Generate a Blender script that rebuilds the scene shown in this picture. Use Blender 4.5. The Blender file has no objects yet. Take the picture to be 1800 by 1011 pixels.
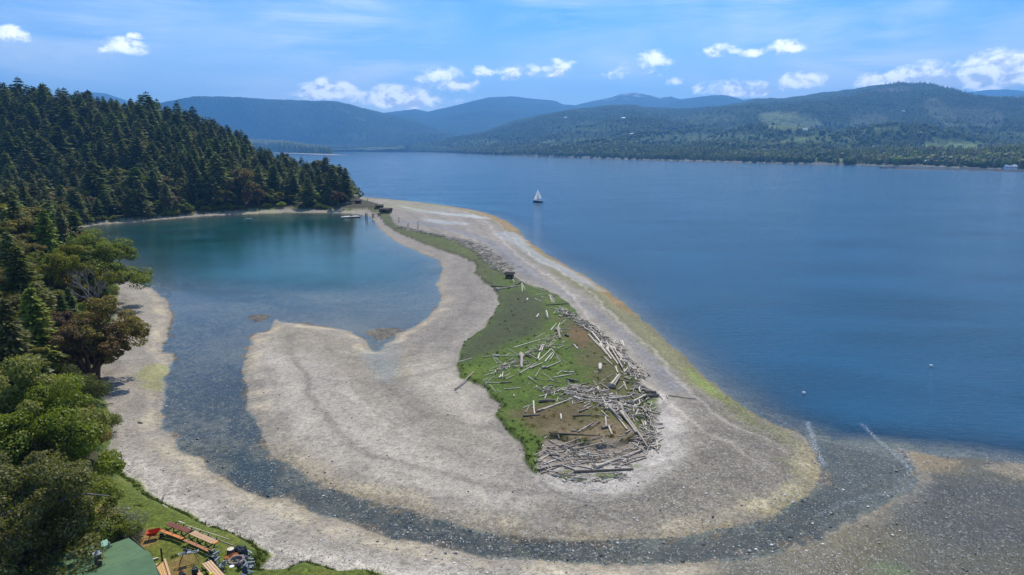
import bpy, bmesh, math, random, time
import numpy as np
from mathutils import Vector, Matrix, Euler

T0 = time.time()
rnd = random.Random(7)
RNG = np.random.default_rng(11)
SC = bpy.context.scene
COL = SC.collection
R = math.radians

# ------------------------------------------------------------------ camera
CAMH = 36.0
PITCH = R(11.65)
FPX = 1200.0
cam_d = bpy.data.cameras.new('camera')
cam = bpy.data.objects.new('camera', cam_d)
COL.objects.link(cam)
cam_d.sensor_width = 36.0
cam_d.lens = 24.0
cam_d.clip_start = 0.5
cam_d.clip_end = 60000
cam.location = (0, 0, CAMH)
cam.rotation_euler = (math.pi / 2 - PITCH, 0, 0)
SC.camera = cam

# ------------------------------------------------------------------ light
SUN_EL, SUN_AZ = R(53), R(9)          # azimuth from +Y towards +X
sun_dir = Vector((math.sin(SUN_AZ) * math.cos(SUN_EL), math.cos(SUN_AZ) * math.cos(SUN_EL), math.sin(SUN_EL)))
sd = bpy.data.lights.new('sun', 'SUN')
sd.energy = 5.0
sd.angle = R(0.55)
sd.color = (1.0, 0.94, 0.85)
sun = bpy.data.objects.new('sun', sd)
COL.objects.link(sun)
sun.rotation_euler = (-sun_dir).to_track_quat('-Z', 'Y').to_euler()
sun.location = (0, 0, 200)
SC.view_settings.view_transform = 'Standard'
SC.view_settings.look = 'None'
SC.view_settings.gamma = 1.0
SC.view_settings.use_curve_mapping = False
SC.view_settings.exposure = 0.0
SC.cycles.use_denoising = True
SC.cycles.sample_clamp_indirect = 4.0
SC.cycles.sample_clamp_direct = 12.0
SC.cycles.max_bounces = 6
SC.cycles.diffuse_bounces = 2
SC.cycles.glossy_bounces = 2
SC.cycles.transmission_bounces = 2
SC.cycles.volume_bounces = 0
SC.cycles.transparent_max_bounces = 8
SC.cycles.caustics_reflective = False
SC.cycles.caustics_refractive = False


def rayv(px, py):
    a = (np.asarray(px, float) - 900.0) / FPX
    b = (505.5 - np.asarray(py, float)) / FPX
    cp, sp = math.cos(PITCH), math.sin(PITCH)
    return a, cp + b * sp, -sp + b * cp


def P(px, py, z=0.0):
    """point of the place at height z seen at this spot of the photograph"""
    dx, dy, dz = rayv(px, py)
    t = (z - CAMH) / dz
    return np.array([dx * t, dy * t, CAMH + dz * t])


def toworld(pts, z=0.0):
    pts = np.asarray(pts, float)
    p = P(pts[:, 0], pts[:, 1], z)
    return np.stack([p[0], p[1]], 1)


# ---- node helper
class NT:
    def __init__(s, tree):
        s.t = tree
        s.t.nodes.clear()

    def n(s, kind, inp=None, **kw):
        nd = s.t.nodes.new(kind)
        for k, v in kw.items():
            setattr(nd, k, v)
        for k, v in (inp or {}).items():
            s.put(nd, k, v)
        return nd

    def put(s, nd, k, v):
        sock = nd.inputs[k]
        if isinstance(v, bpy.types.NodeSocket):
            s.t.links.new(v, sock)
        elif isinstance(v, bpy.types.Node):
            s.t.links.new(v.outputs[0], sock)
        else:
            if isinstance(v, (tuple, list)) and len(v) == 3 and sock.type == 'RGBA':
                v = (*v, 1)
            sock.default_value = v

    def m(s, op, a, b=0.0, c=0.0, clamp=False):
        nd = s.n('ShaderNodeMath', operation=op, use_clamp=clamp)
        s.put(nd, 0, a); s.put(nd, 1, b)
        if op in ('MULTIPLY_ADD', 'COMPARE', 'SMOOTH_MIN', 'SMOOTH_MAX'):
            s.put(nd, 2, c)
        return nd.outputs[0]

    def mix(s, f, a, b, blend='MIX'):
        nd = s.n('ShaderNodeMix', data_type='RGBA', blend_type=blend)
        s.put(nd, 0, f); s.put(nd, 6, a); s.put(nd, 7, b)
        return nd.outputs[2]

    def rng(s, v, a, b, c=0.0, d=1.0, smooth=False):
        nd = s.n('ShaderNodeMapRange', {'Value': v, 'From Min': a, 'From Max': b, 'To Min': c, 'To Max': d})
        if smooth:
            nd.interpolation_type = 'SMOOTHSTEP'
        return nd.outputs[0]

    def noise(s, vec, scale, detail=3.0, rough=0.55, dist=0.0, out=0):
        nd = s.n('ShaderNodeTexNoise', {'Scale': scale, 'Detail': detail, 'Roughness': rough, 'Distortion': dist})
        if vec is not None:
            s.put(nd, 'Vector', vec)
        return nd.outputs[out]


# ------------------------------------------------------------------ sky
world = bpy.data.worlds.new('World')
SC.world = world
world.use_nodes = True
w = NT(world.node_tree)
sky = w.n('ShaderNodeTexSky', sky_type='NISHITA')
sky.sun_disc = False
sky.sun_elevation = SUN_EL
sky.sun_rotation = SUN_AZ
sky.altitude = 0
sky.air_density = 1.0
sky.dust_density = 0.6
sky.ozone_density = 2.2
geo = w.n('ShaderNodeNewGeometry')
sep = w.n('ShaderNodeSeparateXYZ', {0: geo.outputs['Position']})
X_, Y_, Z_ = sep.outputs
az = w.m('ARCTAN2', X_, Y_)
el = w.m('ARCSINE', Z_)
skyc = w.mix(1.0, sky.outputs[0], (0.15, 0.66, 1.20), 'MULTIPLY')
# high thin cloud, laid out on a plane overhead
zc = w.m('MAXIMUM', w.m('ADD', Z_, 0.10), 0.03)
cx = w.m('DIVIDE', X_, zc)
cy = w.m('DIVIDE', Y_, zc)
cvec = w.n('ShaderNodeCombineXYZ', {0: cx, 1: cy, 2: 0.0}).outputs[0]
aev = w.n('ShaderNodeCombineXYZ', {0: az, 1: el, 2: 0.0}).outputs[0]
mp = w.n('ShaderNodeMapping', {'Vector': aev, 'Rotation': (0, 0, R(-13)), 'Scale': (1.9, 15, 1), 'Location': (.4, .2, 0)}).outputs[0]
mp2 = w.n('ShaderNodeMapping', {'Vector': aev, 'Rotation': (0, 0, R(21)), 'Scale': (2.6, 12, 1), 'Location': (3, 1, 0)}).outputs[0]
c1 = w.rng(w.noise(mp, 1.0, 7, 0.60, 0.6), 0.44, 0.72, 0, 1)
c2 = w.rng(w.noise(mp2, 1.0, 7, 0.60, 0.5), 0.47, 0.74, 0, 1)
patch = w.rng(w.noise(aev, 3.4, 3, 0.5), 0.38, 0.62, 0.05, 1)
cir = w.m('MULTIPLY', w.m('MAXIMUM', c1, c2), patch)
low = w.rng(el, R(14), R(1), 0.0, 0.92, True)
azr = w.rng(az, R(-25), R(38), 0.85, 1.5)
cir = w.m('ADD', w.m('MULTIPLY', w.m('MULTIPLY', cir, azr), 1.1), w.m('MULTIPLY', low, w.rng(w.noise(mp, 0.6, 4, 0.5), 0.3, 0.7, 0.6, 1.0)), clamp=True)
cir = w.m('MULTIPLY', cir, w.rng(Z_, -0.02, 0.03, 0, 1))
skyc = w.mix(w.m('MULTIPLY', cir, 0.78), skyc, (8.4, 9.6, 11.0))
# fair-weather cumulus in the distance: (photo x, y, half width, half height, density)
CUM = [(20, 63, 34, 13, 1), (205, 87, 42, 15, 1), (240, 64, 13, 5, .75), (37, 106, 12, 5, .6), (192, 102, 14, 6, .6),
       (585, 164, 62, 20, 1.5), (622, 150, 14, 12, .8), (690, 176, 95, 20, 1.3), (790, 147, 48, 22, 1), (850, 130, 22, 11, .85),
       (900, 130, 32, 14, 1), (925, 127, 34, 15, 1), (985, 124, 38, 16, 1), (1090, 130, 26, 18, 1), (1150, 115, 32, 20, 1),
       (1175, 143, 22, 12, .85), (1255, 92, 38, 11, .9), (1322, 96, 20, 7, .7), (1372, 86, 32, 14, 1), (1295, 158, 66, 16, 1.4),
       (1412, 145, 36, 14, 1), (1580, 148, 66, 20, 1.3), (1665, 142, 95, 26, 1.8), (1755, 134, 95, 34, 2.0), (1880, 135, 100, 36, 2),
       (2060, 150, 70, 26, 1), (-150, 90, 70, 20, 1)]
wob = w.n('ShaderNodeCombineXYZ', {0: az, 1: w.m('MULTIPLY', el, 1.5), 2: 0.37}).outputs[0]
nz = w.noise(wob, 26.0, 7, 0.60, 0.25)
nzs = w.noise(w.n('ShaderNodeMapping', {'Vector': wob, 'Location': (-0.004, -0.011, 0)}).outputs[0], 26.0, 7, 0.60, 0.25)
nbig = w.noise(wob, 9.0, 3, 0.5)
field = None
base_el = None
for (px, py, hw, hh, dn) in CUM:
    a, b, c = rayv(px, py)
    L = math.sqrt(a * a + b * b + c * c)
    a0 = math.atan2(a, b); e0 = math.asin(c / L)
    sx = hw / FPX * (b * b / (a * a + b * b)) * 1.22; sy = hh / FPX * 1.22
    u = w.m('MULTIPLY', w.m('SUBTRACT', az, a0), 1 / sx)
    v = w.m('MULTIPLY', w.m('SUBTRACT', el, e0), 1 / sy)
    v = w.m('MULTIPLY', v, w.m('ADD', 1.0, w.m('MULTIPLY', w.m('LESS_THAN', v, 0.0), 0.55)))
    d = w.m('ADD', w.m('MULTIPLY', u, u), w.m('MULTIPLY', v, v))
    f = w.m('MULTIPLY', w.m('SUBTRACT', 1.0, d), dn)
    if field is None:
        field = f; vs = v
    else:
        gsel = w.m('GREATER_THAN', f, field)
        vs = w.m('ADD', w.m('MULTIPLY', gsel, v), w.m('MULTIPLY', w.m('SUBTRACT', 1.0, gsel), vs))
        field = w.m('MAXIMUM', field, f)
fld = w.m('MAXIMUM', field, -1.5)
dens = w.m('ADD', w.m('MULTIPLY', fld, 0.55), w.m('MULTIPLY', w.m('SUBTRACT', nz, 0.52), 3.2))
dens = w.m('ADD', dens, w.m('MULTIPLY', w.m('SUBTRACT', nbig, 0.5), 0.7))
alpha = w.m('MULTIPLY', w.rng(dens, -0.05, 0.75, 0, 1, True), w.rng(fld, -0.55, 0.25, 0, 1, True))
shade = w.rng(w.m('ADD', w.m('ADD', w.m('SUBTRACT', nzs, nz), w.m('MULTIPLY', dens, 0.05)), w.m('MULTIPLY', vs, -0.07)), -0.05, 0.13, 0.0, 1.0, True)
ccol = w.mix(shade, (18.0, 17.7, 17.2), (8.0, 8.6, 9.8))
skyc = w.mix(w.m('MULTIPLY', alpha, 0.93), skyc, ccol)
bg = w.n('ShaderNodeBackground', {'Color': skyc, 'Strength': 0.125})
out = w.n('ShaderNodeOutputWorld', {'Surface': bg.outputs[0]})
world.cycles.sampling_method = 'MANUAL'
world.cycles.sample_map_resolution = 1024


# ------------------------------------------------------------------ numpy noise
def vnoise(x, y, seed=0):
    xi = np.floor(x).astype(np.int64); yi = np.floor(y).astype(np.int64)
    xf = (x - xi); yf = (y - yi)
    def h(a, b):
        n = (a * 374761393 + b * 668265263 + seed * 1274126177) & 0xffffffff
        n = ((n ^ (n >> 13)) * 1274126177) & 0xffffffff
        n = (n ^ (n >> 16)) & 0xffff
        return n / 65535.0
    u = xf * xf * (3 - 2 * xf); v = yf * yf * (3 - 2 * yf)
    return (h(xi, yi) * (1 - u) + h(xi + 1, yi) * u) * (1 - v) + (h(xi, yi + 1) * (1 - u) + h(xi + 1, yi + 1) * u) * v


def fbm(x, y, oct=4, seed=0, gain=0.5):
    a = 1.0; s = 0; t = 0
    for i in range(oct):
        s = s + a * (vnoise(x, y, seed + i * 17) - 0.5); t += a
        x = x * 2.03 + 13.1; y = y * 2.03 + 7.7; a *= gain
    return s / t * 2


def sst(a, b, x):
    t = np.clip((x - a) / (b - a), 0, 1)
    return t * t * (3 - 2 * t)


def catmull(pts, sub=3, closed=True):
    pts = np.asarray(pts, float); n = len(pts); out = []
    for i in range(n if closed else n - 1):
        if closed:
            p0, p1, p2, p3 = pts[i - 1], pts[i], pts[(i + 1) % n], pts[(i + 2) % n]
        else:
            p0, p1, p2, p3 = pts[max(i - 1, 0)], pts[i], pts[i + 1], pts[min(i + 2, n - 1)]
        for k in range(sub):
            t = k / sub
            out.append(0.5 * ((2 * p1) + (-p0 + p2) * t + (2 * p0 - 5 * p1 + 4 * p2 - p3) * t * t + (-p0 + 3 * p1 - 3 * p2 + p3) * t ** 3))
    if not closed:
        out.append(pts[-1])
    return np.array(out)


def segdist(poly, x, y, closed):
    n = len(poly)
    d = np.full(x.shape, 1e18, np.float32)
    ins = np.zeros(x.shape, bool)
    for i in range(n if closed else n - 1):
        ax, ay = poly[i]; bx, by = poly[(i + 1) % n]
        ex, ey = bx - ax, by - ay
        L = ex * ex + ey * ey + 1e-9
        wx = x - ax; wy = y - ay
        t = np.clip((wx * ex + wy * ey) / L, 0, 1)
        dd = (wx - ex * t) ** 2 + (wy - ey * t) ** 2
        d = np.minimum(d, dd)
        if closed and ay != by:
            c = ((ay <= y) & (by > y)) | ((by <= y) & (ay > y))
            cr = ex * wy - ey * wx
            ins ^= c & (((by > ay) & (cr > 0)) | ((by <= ay) & (cr <= 0)))
    return np.sqrt(d), ins


class Poly:
    """a closed outline on the ground; d(x,y) > 0 inside, metres to the edge"""
    def __init__(s, px, z=0.0, sub=3, smooth=True):
        px = np.array(catmull(px, sub) if smooth else px, float)
        px[:, 1] = np.maximum(px[:, 1], 263.5)
        p = toworld(px, z)
        s.p = p.astype(np.float32)
        s.lo = p.min(0); s.hi = p.max(0)

    def d(s, x, y, pad=14.0):
        r = np.full(x.shape, -pad, np.float32)
        m = (x > s.lo[0] - pad) & (x < s.hi[0] + pad) & (y > s.lo[1] - pad) & (y < s.hi[1] + pad)
        if m.any():
            dd, ins = segdist(s.p, x[m].astype(np.float32), y[m].astype(np.float32), True)
            r[m] = np.where(ins, dd, -dd)
        return r


# ------------------------------------------------------------------ outlines
SEA = Poly([(630, 345), (660, 348), (700, 352), (760, 358), (830, 369), (870, 380), (905, 398), (925, 420), (960, 446),
            (1010, 475), (1060, 505), (1110, 545), (1160, 590), (1210, 635), (1260, 680), (1310, 720), (1350, 742), (1390, 756),
            (1418, 770), (1450, 792), (1500, 790), (1560, 792), (1620, 800), (1700, 806), (1800, 818), (2000, 850), (2600, 880), (3400, 500),
            (2600, 264), (500, 264), (-1200, 264), (-1200, 318), (-400, 318), (0, 318), (300, 320), (500, 324), (595, 332), (620, 339)], sub=2)
LAG = Poly([(140, 403), (165, 396), (200, 393), (260, 388), (330, 382), (420, 377), (520, 374), (590, 374), (640, 378), (655, 383), (665, 398),
            (690, 420), (730, 440), (765, 455), (780, 470), (777, 485), (768, 500), (776, 520), (771, 540), (748, 562), (722, 578),
            (700, 588), (692, 600), (676, 606), (664, 618), (650, 614), (640, 600), (618, 583), (560, 575), (500, 566), (486, 562), (474, 582),
            (452, 586), (440, 600), (436, 622), (430, 655), (438, 690), (436, 720), (458, 755), (478, 790), (512, 818), (560, 846), (602, 863),
            (700, 890), (800, 922), (900, 942), (1000, 948), (1100, 947), (1200, 942), (1300, 924), (1380, 893), (1428, 862), (1442, 832),
            (1432, 800), (1418, 775), (1440, 762), (1540, 765), (1600, 800), (1616, 838), (1600, 862), (1560, 884), (1510, 905), (1480, 930), (1430, 955), (1380, 972),
            (1300, 984), (1200, 990), (1100, 992), (1000, 992), (900, 983), (800, 966), (700, 948), (620, 925), (560, 906), (500, 880),
            (450, 872), (410, 858), (380, 832), (340, 800), (298, 772), (282, 720), (292, 690), (286, 665), (300, 650), (304, 624), (284, 618),
            (292, 590), (299, 562), (291, 530), (268, 508), (226, 494), (190, 470), (150, 440), (130, 420)], sub=2)
VEG = Poly([(665, 1060), (668, 1010), (640, 1002), (600, 1000), (572, 995), (545, 988), (520, 996), (490, 1004), (452, 1001), (474, 976), (452, 955),
            (420, 937), (370, 918), (320, 897), (286, 880), (256, 860), (225, 835), (204, 812), (192, 780), (192, 745), (184, 705),
            (168, 682), (178, 640), (196, 580), (205, 520), (190, 485), (150, 460), (118, 430), (122, 402), (165, 391), (200, 388), (260, 383), (330, 377), (420, 371),
            (520, 367), (590, 369), (640, 369), (668, 368), (668, 362), (640, 354), (622, 347), (590, 340), (500, 333), (300, 328), (0, 325), (-1400, 325), (-1400, 1100), (600, 1400)], z=1.0, sub=2)
ISL = Poly([(640, 357), (668, 364), (684, 374), (690, 388), (700, 396), (722, 402), (760, 412), (800, 424), (830, 438), (860, 460), (882, 476), (905, 492), (930, 502),
            (970, 516), (1000, 535), (1020, 560), (1062, 590), (1085, 615), (1100, 640), (1120, 670), (1130, 700), (1130, 740), (1118, 775), (1060, 790),
            (1000, 780), (960, 775), (950, 800), (948, 830), (936, 826), (920, 800), (915, 780), (884, 755), (870, 732), (880, 722), (866, 700), (846, 680), (815, 668), (806, 650),
            (806, 630), (818, 600), (848, 580), (868, 552), (876, 530), (868, 510), (850, 494), (834, 480), (838, 468), (820, 455), (780, 440), (740, 425),
            (700, 408), (680, 395), (672, 386), (664, 376), (640, 368), (600, 366), (600, 356)], z=1.0, sub=2)
BROWN = Poly([(990, 560), (1030, 570), (1070, 600), (1100, 640), (1125, 680), (1130, 760), (1080, 785), (1000, 775), (950, 768), (915, 748), (900, 735), (960, 720), (1010, 700), (1030, 660), (1010, 620), (985, 590)], 1.2)
RUST = Poly([(925, 725), (960, 712), (1000, 715), (1020, 725), (1010, 745), (960, 752), (930, 745)], 1.2)
RUST2 = Poly([(1005, 578), (1030, 582), (1040, 600), (1025, 615), (1005, 600)], 1.2)
MARSH = Poly([(806, 640), (820, 600), (850, 580), (872, 545), (900, 515), (950, 530), (960, 560), (950, 590), (900, 610), (850, 632)], 1.0)
SANDY = Poly([(950, 800), (1000, 782), (1060, 775), (1120, 770), (1150, 690), (1185, 720), (1200, 770), (1180, 820), (1120, 858), (1040, 872), (980, 862), (945, 838)], 1.2)
GREENS = [Poly([(1130, 690), (1150, 690), (1155, 730), (1135, 760), (1125, 730)], 1.2), Poly([(985, 828), (1000, 824), (1002, 832), (990, 836)], 1.2),
          Poly([(1040, 828), (1075, 826), (1090, 832), (1060, 838)], 1.2), Poly([(1015, 834), (1026, 832), (1028, 838), (1016, 840)], 1.2), Poly([(1110, 815), (1125, 812), (1128, 818), (1112, 820)], 1.2)]
STRIPA = Poly([(640, 349), (700, 356), (780, 364), (840, 378), (880, 396), (900, 415), (930, 450), (980, 482), (1040, 520), (1090, 558), (1130, 600), (1170, 632),
               (1220, 672), (1270, 705), (1320, 735), (1310, 715), (1260, 676), (1210, 632), (1160, 586), (1110, 541), (1060, 501), (1010, 470), (960, 441), (925, 415), (905, 394), (870, 376), (830, 366), (760, 355), (700, 349), (640, 344)])
STRIPB = Poly([(780, 363), (850, 370), (905, 398), (925, 420), (960, 446), (1010, 476), (1060, 506), (1110, 546), (1100, 552), (1050, 515), (1000, 480), (950, 448), (915, 425), (880, 398), (840, 380)])
POOL = Poly([(868, 414), (900, 410), (918, 418), (940, 444), (985, 466), (1030, 490), (1060, 514), (1030, 505), (980, 480), (940, 462), (905, 435), (880, 424)])
POOL2 = Poly([(740, 388), (780, 392), (830, 398), (800, 400), (760, 396)])
POOL3 = Poly([(700, 364), (760, 376), (840, 382), (860, 388), (800, 384), (730, 374)])
GRAVEL = Poly([(700, 395), (780, 408), (850, 432), (885, 462), (920, 492), (980, 520), (1020, 545), (1080, 590), (1130, 640), (1165, 690), (1200, 700), (1180, 660),
               (1120, 605), (1060, 560), (1000, 525), (950, 492), (915, 460), (880, 435), (820, 412), (740, 394)])
TIP = Poly([(1205, 690), (1250, 700), (1340, 745), (1400, 775), (1425, 820), (1400, 862), (1330, 900), (1240, 925), (1100, 932), (1000, 928), (940, 900), (1060, 890), (1150, 860), (1205, 800), (1215, 740)])
TIPG = Poly([(1290, 700), (1320, 735), (1400, 762), (1432, 805), (1436, 840), (1410, 872), (1350, 905), (1290, 925), (1370, 880), (1400, 840), (1385, 800), (1330, 760), (1270, 720)])
GREENLINE = Poly([(1215, 650), (1262, 690), (1312, 722), (1300, 722), (1250, 695), (1205, 655)])
PALE1 = Poly([(450, 640), (480, 590), (560, 600), (620, 640), (640, 680), (700, 740), (800, 800), (880, 840), (950, 880), (900, 905), (800, 890), (700, 860), (600, 820), (520, 770), (470, 710)])
PALE2 = Poly([(700, 660), (790, 625), (800, 660), (850, 720), (870, 790), (820, 790), (760, 740), (720, 700)])
GREYIN = Poly([(690, 400), (740, 430), (800, 458), (835, 490), (850, 520), (845, 560), (800, 600), (720, 620), (680, 640), (690, 600), (760, 560), (785, 530), (775, 500), (790, 470), (740, 442)])
MIDG = Poly([(640, 680), (720, 690), (780, 760), (880, 820), (940, 860), (880, 850), (780, 810), (700, 760)])
LOWBAR = Poly([(480, 780), (560, 830), (700, 872), (820, 905), (940, 925), (1100, 935), (1300, 915), (1420, 860), (1440, 835), (1428, 870), (1300, 928), (1100, 950), (900, 946), (700, 893), (560, 850)])
YELB = Poly([(250, 650), (290, 645), (290, 685), (265, 690), (245, 680)])
FLATS = Poly([(1425, 770), (1560, 770), (1700, 790), (1900, 820), (2400, 850), (2400, 1200), (1300, 1300), (1250, 1060), (1280, 985), (1400, 972), (1470, 940), (1520, 905), (1600, 865), (1612, 840), (1560, 800)])
FLATW = Poly([(1620, 845), (1700, 850), (1850, 865), (1900, 950), (1700, 960), (1600, 930), (1550, 900)])
FLATO = Poly([(1440, 950), (1520, 905), (1600, 895), (1560, 940), (1600, 990), (1640, 1050), (1500, 1060), (1400, 1000)])
FLATG = Poly([(1540, 988), (1580, 985), (1620, 1011), (1640, 1030), (1560, 1030)])
FLATO2 = Poly([(1600, 885), (1700, 880), (1850, 890), (1850, 915), (1700, 915)])
ISLET = [Poly([(1595, 795), (1640, 800), (1690, 812), (1690, 826), (1640, 832), (1610, 825)]), Poly([(1730, 822), (1800, 815), (1850, 840), (1800, 846), (1760, 835)]),
         Poly([(440, 556), (465, 552), (470, 558), (452, 566)]), Poly([(648, 579), (700, 578), (700, 588), (665, 598), (655, 590)])]
CREEKW = Poly([(400, 800), (440, 790), (480, 830), (475, 870), (430, 868), (405, 845)])
CREEKD = Poly([(440, 850), (560, 860), (700, 900), (850, 938), (1000, 955), (1200, 955), (1350, 920), (1440, 870), (1500, 880), (1400, 960), (1200, 985), (1000, 985), (850, 970), (700, 940), (560, 895)])
WEED1 = Poly([(300, 500), (360, 492), (400, 505), (440, 516), (480, 512), (540, 520), (560, 535), (590, 540), (540, 552), (500, 548), (470, 535), (420, 530), (350, 520)])
SHALL = Poly([(200, 470), (260, 492), (300, 505), (420, 525), (520, 545), (640, 560), (760, 560), (760, 640), (500, 640), (480, 760), (420, 900), (250, 900), (240, 600)])
BEACHL = Poly([(200, 800), (290, 860), (400, 915), (480, 960), (560, 985), (700, 1000), (1000, 1020), (1100, 1100), (400, 1100), (150, 900)])
DIRT = [Poly([(160, 895), (200, 890), (245, 900), (230, 915), (190, 920), (165, 912)], 2.5), Poly([(290, 995), (330, 985), (350, 1000), (340, 1030), (290, 1030)], 2.5), Poly([(240, 935), (262, 930), (270, 950), (248, 955)], 2.5)]


def curve(pts, z=0.0):
    return toworld(catmull(pts, 3, False), z).astype(np.float32)


ZC_U = [-1.6, -1.0, -.75, -.6, -.5, -.417, -.35, -.3, -.25, -.22]
ZC_Z = [72, 70, 60, 52, 44, 32, 12, 5, 2, 0]


def terrain(x, y, want_col=False):
    x = np.asarray(x, np.float64); y = np.asarray(y, np.float64)
    k = np.clip(y / 110.0, 0.6, 4.0)
    wx = x + fbm(x * .35, y * .35, 4, 1) * 0.75 * k ** .5
    wy = y + fbm(x * .35, y * .35, 4, 5) * 0.75 * k ** .5
    ds = SEA.d(wx, wy, 60.0); dl = LAG.d(wx, wy, 60.0)
    dv = VEG.d(wx, wy, 60.0); di = ISL.d(wx, wy, 12.0)
    dw = np.maximum(ds, dl)                       # >0 in water
    fl = sst(-1.5, 5, FLATS.d(wx, wy))
    hm = 1.25 * (1 - fl) + 0.07 * fl
    up = np.maximum(-dw, 0)
    z = hm * (1 - np.exp(-up / 8.0)) + np.minimum(up, 1) * 0.02
    z = z + fbm(x * .08, y * .08, 3, 9) * 0.12 * np.clip(up / 6, 0, 1) * (1 - fl)
    # beds
    yy = y
    creek = sst(118, 100, yy) * (ds < dl) + 0.0
    sea_dep = -(0.13 * (1 - fl * .7)) * np.maximum(ds, 0) - 0.0006 * np.maximum(ds, 0) ** 2 * (1 - fl)
    near_mouth = sst(14, 0, np.abs(y - P(1500, 790)[1])) * (x > 25)
    wf = sst(20, 30, x) * sst(104, 88, y)
    sea_dep = np.where(ds > 0, -(0.14 * ds) * (1 - wf) - (.012 * ds + .018 * ds * ds) * wf, 0)
    lag_dep = -np.minimum(0.055 * np.maximum(dl, 0), 2.2) * (1 - 0.55 * sst(175, 150, y))
    lag_dep = np.maximum(lag_dep, -0.30 - 2.5 * sst(152, 205, y))
    lag_dep = np.maximum(lag_dep, -0.14 - 3 * sst(86, 125, y))
    bed = np.minimum(np.where(ds > 0, sea_dep, 0), np.where(dl > 0, lag_dep, 0))
    z = np.where(dw > 0, bed + fbm(x * .5, y * .5, 3, 3) * 0.05 * np.clip(dw / 3, 0, 1) , z)
    z = z + (fbm(x * .35, y * .35, 4, 7) * .10 + fbm(x * 1.6, y * 1.6, 2, 8) * .035) * np.exp(-np.abs(dw) / 2.2) * (dl > ds - 3)
    for p_, hh in zip(ISLET, (.10, .10, .14, .14)):
        di_ = p_.d(wx, wy, 6)
        z = np.where(dw > -3, np.maximum(z, np.where(di_ > -1.0, -0.10 + (hh + .10) * sst(-1.0, 0.8, di_), -99)), z)
    # grassy back of the spit, with a little cut bank at its edge
    z = z + 0.42 * sst(-.05, 0.55, di) + 0.18 * sst(1, 7, di) * (1 + fbm(x * .25, y * .25, 3, 21) * .7) + sst(0, 1, di) * fbm(x * .9, y * .9, 3, 23) * .06
    # bluff and hill
    z = z + 1.35 * sst(-.1, 2.2, dv) + 0.10 * np.clip(dv - 26, 0, 90) * sst(330, 230, y) + sst(1, 6, dv) * fbm(x * .15, y * .15, 3, 31) * .35
    z = z + 0.22 * np.clip(dv - 3, 0, 30) * sst(62, 74, y) * sst(320, 240, y) * sst(-42, -52, x) * .55
    u = x / np.maximum(y, 1)
    zc = np.interp(u, ZC_U, ZC_Z)
    rise = sst(372, 545, y) * .9 + .1 * sst(360, 400, y)
    z = z + zc * rise * sst(0, 25, dv) * (1 + .06 * fbm(x * .012, y * .012, 3, 41)) * (1 - .75 * sst(575, 640, y))
    if not want_col:
        return z
    # ---------------------------------------------------------------- what the ground is made of
    n1 = fbm(x * .06, y * .06, 4, 51); n2 = fbm(x * .33, y * .33, 4, 57); n3 = fbm(x * 1.5, y * 1.5, 3, 61)
    N = len(x)
    col = np.empty((N, 3)); col[:] = (.262, .240, .205)
    grain = np.full(N, .55); rough = np.full(N, .9); grass = np.zeros(N)

    def paint(d, c, soft=1.5, op=1.0, nz=.8, g=None, r=None, gr=None):
        nonlocal col, grain, rough, grass
        a = sst(-soft, soft, d + n2 * nz * soft + n3 * .35 * soft) * op
        col = col * (1 - a[:, None]) + np.array(c) * a[:, None]
        if g is not None: grain = grain * (1 - a) + g * a
        if r is not None: rough = rough * (1 - a) + r * a
        if gr is not None: grass = grass * (1 - a) + gr * a
    far = sst(150, 260, y)
    paint(far * 2 - 1, (.245, .22, .19), 1, 1, 0)
    paint(PALE1.d(x, y), (.42, .385, .335), 2.5, .75, 1.2)
    paint(PALE2.d(x, y), (.39, .355, .30), 2.2, .6, 1.2)
    paint(Poly([(480, 575), (600, 590), (650, 620), (720, 690), (790, 750), (850, 810), (780, 800), (700, 750), (620, 690), (560, 640), (480, 620)]).d(x, y), (.235, .208, .160), 2.4, .75, 1.5)
    paint(Poly([(700, 590), (760, 560), (775, 570), (740, 600), (715, 640), (705, 700), (690, 690), (690, 640)]).d(x, y), (.31, .265, .175), 1.6, .7, 1.3)
    paint(Poly([(640, 622), (668, 612), (700, 600), (700, 640), (690, 690), (672, 680), (655, 650)]).d(x, y), (.135, .145, .130), 1.6, .85, 1.2, r=.5)
    paint(Poly([(770, 600), (806, 590), (812, 640), (800, 655), (770, 640)]).d(x, y), (.215, .19, .165), 1.8, .7, 1.2)
    paint(MIDG.d(x, y), (.25, .23, .20), 2.5, .7, 1.3)
    paint(GREYIN.d(x, y), (.215, .195, .17), 2.2, .9, 1.0)
    paint(LOWBAR.d(x, y), (.16, .148, .118), 2.0, .85, 1.2, g=.9)
    paint(BEACHL.d(x, y), (.42, .39, .345), 2.0, .9, 1.0, g=.95)
    paint(TIP.d(x, y), (.172, .155, .128), 2.0, .95, 1.0, g=.8)
    # long faint drift lines parallel to the sea edge
    dsl = -ds
    lines = np.sin(dsl * 2.3 + n1 * 5) * .5 + np.sin(dsl * 1.1 + n1 * 3 + 1) * .5
    spit = sst(-1, 2, dsl) * (ds < 0) * (x > -60) * sst(6, -3, -(y - 60)) * (dl < -2)
    paint(GRAVEL.d(x, y), (.20, .20, .21), 1.4, .95, .7, g=.45)
    paint(SANDY.d(x, y), (.40, .375, .345), 1.6, .9, 1.0)
    paint(STRIPA.d(x, y) + 1.8, (.150, .150, .055), 1.5, .85, 1.3, g=.7)
    paint(STRIPB.d(x, y), (.26, .17, .055), .9, .8, 1.0)
    paint(GREENLINE.d(x, y), (.15, .21, .03), .7, .8, 1.2)
    paint(TIPG.d(x, y), (.135, .145, .048), 1.8, .75, 1.8, g=.9)
    paint(POOL.d(x, y), (.20, .205, .20), 1.5, .8, .9, g=.2, r=.5)
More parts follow.
